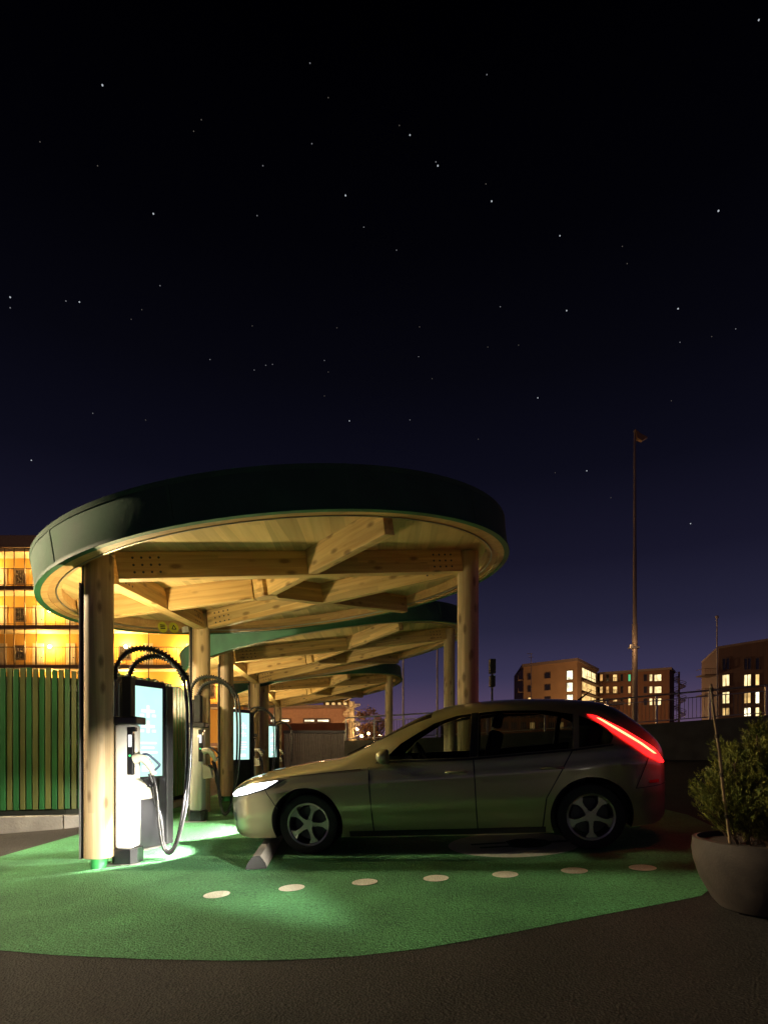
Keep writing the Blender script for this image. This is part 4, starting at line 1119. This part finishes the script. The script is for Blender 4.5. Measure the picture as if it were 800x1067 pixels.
for s in (1, -1):
    for nm, pl_ in WIN.items(): side_patch('quarter_window' if nm == 'quarter' else 'side_window', pl_, M_glass, car, -.004, s=s)
    side_patch('pillar_trim', [(1.10, .94), (1.072, 1.365), (.998, 1.369), (1.03, .94)], M_trim, car, .004, s=s, res=.01)
    side_patch('belt_trim', [(2.06+w_, .915), (2.02+w_, .938), (1.1, .928), (.14, .968), (-.22, .998), (-.22, .982), (.14, .95), (1.1, .908)], M_trim, car, .005, s=s)
    # door shut lines
    for pts in ([(2.10+w_, .24), (2.115+w_, .24), (2.13+w_, .88), (2.115+w_, .88)], [(1.055, .24), (1.07, .24), (1.075, .92), (1.06, .92)], [(.40, .52), (.412, .52), (.16, .95), (.146, .95)], [(.44, .24), (.455, .24), (.412, .52), (.40, .52)]):
        side_patch('shut_line', pts, M_trim, car, .0025, s=s, res=.004)
    for pts in ([(2.20+w_, .872), (NOSE-.88, .822), (NOSE-.88, .816), (2.20+w_, .864)], [(NOSE-.62, .70), (NOSE-.61, .70), (NOSE-.74, .50), (NOSE-.75, .50)], [(-.40, .58), (-.39, .58), (-.52, .86), (-.53, .86)], [(-.75, .60), (-.40, .58), (-.40, .586), (-.75, .607)]):
        side_patch('shut_line', pts, M_trim, car, .0025, s=s, res=.004)
    side_patch('sill_trim', [(.42, .185), (2.36+w_, .185), (2.36+w_, .245), (.42, .245)], M_trim, car, .006, s=s)
    for hx in (1.14, .24):
        bm = bmesh.new(); y = sideY(hx+.1, .80)
        tube(bm, [(hx, y-.005, .80), (hx+.02, y+.025, .803), (hx+.10, y+.03, .805), (hx+.18, y+.027, .803), (hx+.2, y-.005, .80)], .0125, 8)
        if s < 0:
            for v in bm.verts: v.co.y *= -1
        obj('door_handle', bm, M_paint, car, MC, 60)
    # lamps
    hl = side_patch('headlight', [(NOSE-.86, .80), (NOSE-.55, .775), (NOSE-.27, .715), (NOSE-.13, .65), (NOSE-.16, .61), (NOSE-.40, .64), (NOSE-.66, .70)], M_trim, car, .005, s=s)
    side_patch('headlight_lens', [(NOSE-.76, .785), (NOSE-.52, .76), (NOSE-.27, .703), (NOSE-.155, .645), (NOSE-.18, .62), (NOSE-.40, .655), (NOSE-.62, .712)], glow('headlamp_white', (.93, .97, 1), 14), hl, .010, s=s)
    tl = side_patch('tail_light', [(-.02, 1.285), (-.10, 1.27), (-.33, 1.13), (-.60, .93), (-.70, .80), (-.66, .79), (-.52, .86), (-.30, 1.04)], glow('tail_lamp_red', (1, .012, .012), 3.2), car, .012, s=s)
    side_patch('light_bar', [(-.10, 1.245), (-.14, 1.235), (-.36, 1.075), (-.60, .885), (-.585, .88), (-.34, 1.065)], glow('tail_lamp_bar', (1, .22, .08), 7), tl, .018, s=s)
    # mirrors
    bm = bmesh.new(); mx = 1.93+w_
    bmesh.ops.create_uvsphere(bm, u_segments=20, v_segments=14, radius=1, matrix=Matrix.Translation((mx, .985*s, .985)) @ Matrix.Diagonal((.085, .125, .078, 1)))
    for v in bm.verts:
        if v.co.x < mx-.03: v.co.x = mx-.03
    mo = obj('wing_mirror', bm, M_cream if False else M_paint, car, MC, 50)
    bm = bmesh.new(); tube(bm, [(mx+.02, .80*s, .925), (mx+.01, .90*s, .945)], .025, 8); obj('mirror_arm', bm, M_trim, mo, MC, 50)
    # fog lamp pocket and reflector
    side_patch('fog_lamp', [(NOSE-.22, .36), (NOSE-.16, .36), (NOSE-.12, .42), (NOSE-.16, .46), (NOSE-.22, .45)], M_trim, car, .004, s=s, res=.01)
    side_patch('side_marker', [(-.62, .62), (-.52, .62), (-.52, .65), (-.62, .65)], mat('red_reflector', (.35, .01, .01), .2), car, .006, s=s, res=.02)
    for cx in (0, WB):
        Mw = MC @ Matrix.Translation((cx, s*(TR-.10), WR)) @ Matrix.Rotation(-s*PI/2, 4, 'X') @ Matrix.Rotation(.3+cx, 4, 'Z')
        wh = thing('wheel', '', '', M=Matrix.Identity(4)); del wh['label']; del wh['category']
        wh.parent = car; wh.matrix_basis = MC.inverted() @ Mw
        bm = bmesh.new(); revolve(bm, [(.215, -.10), (.28, -.105), (.305, -.095), (WR, -.07), (WR, .07), (.305, .095), (.28, .105), (.225, .10), (.215, .08)], 56)
        obj('tyre', bm, M_rubber, wh, Mw, 40)
        bm = bmesh.new()
        revolve(bm, [(.214, .085), (.226, .098), (.222, .106), (.205, .10), (.195, .07), (.195, -.08), (.214, -.08)], 56)
        cyl(bm, (0, 0, .04), (0, 0, .092), .062, .052, 28)
        for i in range(5):
            a = i*2*PI/5
            R_ = Matrix.Rotation(a, 4, 'Z')
            nv = len(bm.verts)
            out = [(.045, -.030), (.10, -.020), (.15, -.026), (.20, -.075), (.213, -.07), (.219, 0), (.213, .07), (.20, .075), (.15, .026), (.10, .020), (.045, .030)]
            prism(bm, [(x, y) for x, y in out], .052, .088, [(x, y*.8) for x, y in out])
            bm.verts.ensure_lookup_table(); bmesh.ops.transform(bm, matrix=R_, verts=bm.verts[nv:])
        obj('rim', bm, M_alloy, wh, Mw, 40)
        bm = bmesh.new(); cyl(bm, (0, 0, -.06), (0, 0, .0), .17, None, 36); obj('brake_disc', bm, M_dsteel, wh, Mw, 40)
# cabin: seats, wheel, dash
def seat(x, y, wdt):
    bm = bmesh.new()
    box(bm, x-.05, x+.47, y-wdt, y+wdt, .605, .74, .05)
    M = Matrix.Translation((x, y, .70)) @ Matrix.Rotation(-.28, 4, 'Y')
    box_at(bm, M, -.09, .05, -wdt, wdt, 0, .50, .05)
    o = obj('seat', bm, M_seat, car, MC, 50)
    for hy in ((y,) if wdt < .4 else (y-.38, y+.38)):
        bm = bmesh.new(); box_at(bm, Matrix.Translation((x, hy, .70)) @ Matrix.Rotation(-.28, 4, 'Y'), -.05, .04, -.12, .12, .52, .70, .035)
        obj('headrest', bm, M_seat, o, MC, 50)
M_seat = mat('grey_seat_fabric', (.07, .07, .072), .85, var=.2, scale=30)
seat(.98, .37, .25); seat(.98, -.37, .25); seat(.02, 0, .58)
bm = bmesh.new(); revolve(bm, [(.175, 0), (.187, .012), (.175, .024), (.163, .012)], 32)
cyl(bm, (0, 0, -.05), (0, 0, .01), .05, None, 16); box(bm, -.165, .165, -.014, .014, .0, .014); box(bm, -.014, .014, -.165, 0, .0, .014)
obj('steering_wheel', bm, M_trim, car, MC @ Matrix.Translation((1.62+w_, .37, .93)) @ Matrix.Rotation(-1.15, 4, 'Y'), 50)
bm = bmesh.new(); box(bm, -.12, .06, .10, .105, 0, 0) if False else box(bm, 1.85+w_, 2.2+w_, -.62, .62, .70, .93, .06)
obj('dashboard', bm, M_trim, car, MC, 50)
# front grille and lower intake follow the nose
def nose_patch(name, zlo, zhi, yw, m, off=.006):
    bm = bmesh.new(); V = []
    for i in range(29):
        y = yw*(-1+2*i/28); row = []
        for j in range(7):
            z = zlo+(zhi-zlo)*j/6; lo, hi = NOSE-.7, NOSE-1e-4
            for _ in range(40):
                mdd = (lo+hi)/2
                if zt(mdd) > z and sideY(mdd, z) > abs(y): lo = mdd
                else: hi = mdd
            row.append(bm.verts.new((lo+off, y, z)))
        V.append(row)
    for a, b in zip(V, V[1:]):
        for j in range(6): bm.faces.new((a[j], b[j], b[j+1], a[j+1]))
    return obj(name, bm, m, car, MC, 60)
nose_patch('grille', .40, .46, .50, M_trim)
nose_patch('number_plate_holder', .475, .535, .26, M_cream, .012)
bm = bmesh.new(); tube(bm, [(-.05, 0, 1.45), (-.12, 0, 1.50), (-.19, 0, 1.55)], lambda s: .012*(1-.6*s), 8); obj('roof_antenna', bm, M_trim, car, MC, 50)
bm = bmesh.new(); tube(bm, [(2.42+w_, .45, topZ(2.42+w_, .45)+.015), (2.30+w_, .1, topZ(2.30+w_, .1)+.022), (2.22+w_, -.2, topZ(2.22+w_, -.2)+.02)], .008, 6); obj('wiper', bm, M_trim, car, MC, 50)
# headlight beams: dipped, level cut-off
for s in (1, -1):
    o = MC @ Vector((NOSE-.14, s*.68, .66)); tg = MC @ Vector((NOSE+1.6, s*.70, .66-.85))
    spot(o+(MC.to_3x3() @ Vector((.10, s*.05, 0))), tg, 900, (1, .93, .80), 66, .35, .05, car, 'headlight_beam')
    point(MC @ Vector((-.78, s*.80, .95)), 3, (1, .03, .02), .05, car, 'tail_light_glow')

# ------------------------------------------------------------------ street lamp outside the view that lights the lot, plus an added low lamp
def lot_lamp(base, h, arm, power, col, label, aim, size=120):
    x, y = base; b = Vector((x, y, G(x, y)))
    t = thing('lot_lamp_post', label, 'lamp post', b)
    top = b+Vector((0, 0, h)); hd = top+Vector((*arm, .15))
    bm = bmesh.new(); cyl(bm, b, top, .08, .05, 14); cyl(bm, top, hd, .035, None, 10); obj('pole', bm, M_dsteel, t, smooth=50)
    d = Vector((*arm, 0)).normalized(); M = frame_from(hd, d)
    obj('lamp_head', B(-.1, .5, -.14, .14, -.02, .10, bev=.03), M_dsteel, t, M)
    lens = obj('lamp_lens', B(-.02, .42, -.10, .10, -.035, -.022), glow('lot_lamp_lens', (1, .8, .5), 12), t, M)
    spot(hd+d*.2+Vector((0, 0, -.12)), aim, power, col, size, 1.0, .3, t)
lot_lamp((-11.2, 7.7), 6.0, (.9, -.1), 7000, (1, .80, .50), 'lamp post standing outside the frame to the left', (-3.0, 7.4, .6), 112)

def added_floodlight(x, y, aim, power, size):  # added low lamp, stands in for passing headlights on column and charger
    b = Vector((x, y, G(x, y))); t = thing('added_ground_floodlight', 'added low black lamp outside the frame, standing in for passing car headlights', 'added_floodlight', b)
    h = b+Vector((0, 0, .62)); d = (Vector(aim)-h).normalized(); M = frame_from(h, d)
    bm = bmesh.new(); cyl(bm, b-Vector((0, 0, .02)), h-Vector((0, 0, .06)), .03, None, 12); obj('post', bm, M_black, t, smooth=50)
    obj('lamp_housing', B(-.08, .06, -.12, .12, -.07, .07, bev=.015), M_black, t, M)
    obj('lamp_glass', B(.061, .066, -.10, .10, -.055, .055), glow('added_flood_glass', (1, .95, .85), 10), t, M)
    spot(h+d*.12, aim, power, (1, .93, .78), size, 1.0, .05, t)
added_floodlight(1.9, 1.2, (-2.35, 6.0, 0.50), 7500, 20)

# ------------------------------------------------------------------ stars
STARS = [(107, 88, 1), (160, 222, 1), (323, 65, .6), (342, 101, .4), (210, 124, .4), (202, 136, .4), (325, 149, .6), (274, 172, .6), (360, 203, 1), (268, 224, .6), (379, 236, .5), (11, 309, 1), (11, 320, .7), (69, 313, .7), (83, 314, .9), (167, 297, .6), (219, 374, .6), (277, 380, .5), (284, 379, .5), (265, 385, .5), (338, 375, .5), (364, 438, .8), (97, 430, .5), (152, 437, .4), (33, 479, .8), (42, 147, .35), (102, 172, .35), (148, 322, .35), (137, 332, .4), (263, 339, .4), (351, 341, .35), (342, 387, .4), (338, 412, .4),
 (790, 20, .8), (507, 77, .5), (427, 140, .8), (416, 130, .4), (454, 168, .6), (456, 172, 1), (506, 191, .4), (512, 209, 1), (748, 219, 1.15), (583, 245, .8), (413, 260, .5), (521, 319, .6), (590, 323, .9), (706, 321, 1), (437, 340, .4), (436, 371, .5), (540, 359, .4), (508, 361, .4), (560, 414, .8), (450, 394, .4), (427, 437, .5), (708, 356, .5), (741, 350, .3), (766, 342, .5), (648, 256, .35), (653, 274, .35), (699, 417, .4), (611, 490, .8), (719, 545, .8), (578, 492, .35), (636, 518, .4), (498, 457, .4)]
bm = bmesh.new()
mats_ = [glow('starlight_bright', (.85, .92, 1), .55), glow('starlight_dim', (.9, .92, 1), .22), glow('starlight_faint', (1, .9, .75), .09)]
for x, y, s in STARS:
    d = Vector(((x-400)/F, 1, (HZ-y)/F)).normalized()*1500; old = set(bm.faces)
    bmesh.ops.create_icosphere(bm, subdivisions=1, radius=1.25*s+.25 if s > .55 else .95, matrix=Matrix.Translation(d))
    for f in bm.faces:
        if f not in old: f.material_index = 0 if s > .75 else (1 if s > .45 else 2)
st = obj('stars', bm, mats_); st['kind'] = 'structure'; st['label'] = 'scattered stars in the night sky'

# ------------------------------------------------------------------ night sky
w = bpy.data.worlds.new('World'); S.world = w; w.use_nodes = True
N = w.node_tree.nodes; L = w.node_tree.links; bg = N['Background']
tc = N.new('ShaderNodeTexCoord'); sx = N.new('ShaderNodeSeparateXYZ'); L.new(tc.outputs['Generated'], sx.inputs[0])
r = N.new('ShaderNodeValToRGB'); L.new(sx.outputs['Z'], r.inputs['Fac'])
def s2l(c): return tuple(((k/255)/12.92 if k/255 <= .04045 else ((k/255+.055)/1.055)**2.4) for k in c)
e = r.color_ramp.elements
stops = [(0.0, (104, 78, 98)), (.06, (84, 68, 96)), (.12, (56, 52, 80)), (.20, (37, 36, 58)), (.30, (23, 22, 40)), (.42, (12, 12, 25)), (.54, (6, 6, 14)), (.66, (2, 2, 6)), (.8, (0, 0, 1))]
e[0].position = stops[0][0]; e[0].color = (*s2l(stops[0][1]), 1); e[1].position = stops[-1][0]; e[1].color = (*s2l(stops[-1][1]), 1)
for p, c in stops[1:-1]:
    k = e.new(p); k.color = (*s2l(c), 1)
L.new(r.outputs['Color'], bg.inputs['Color']); bg.inputs['Strength'].default_value = 1.0

# ------------------------------------------------------------------ camera and render settings
cd = bpy.data.cameras.new('camera'); cam = bpy.data.objects.new('camera', cd); COL.objects.link(cam)
cam.location = (0, 0, EYE); cam.rotation_euler = (PI/2, 0, 0)
cd.sensor_fit = 'VERTICAL'; cd.sensor_height = 36; cd.lens = F/1067*36
cd.shift_y = (HZ-533.5)/1067; cd.clip_start = .05; cd.clip_end = 4000
S.camera = cam
S.view_settings.view_transform = 'Standard'; S.view_settings.look = 'None'; S.view_settings.gamma = 1; S.view_settings.exposure = 0
try: S.view_settings.use_curve_mapping = False
except Exception: pass
S.render.engine = 'CYCLES'
S.cycles.use_denoising = True
S.cycles.max_bounces = 8; S.cycles.sample_clamp_indirect = 6
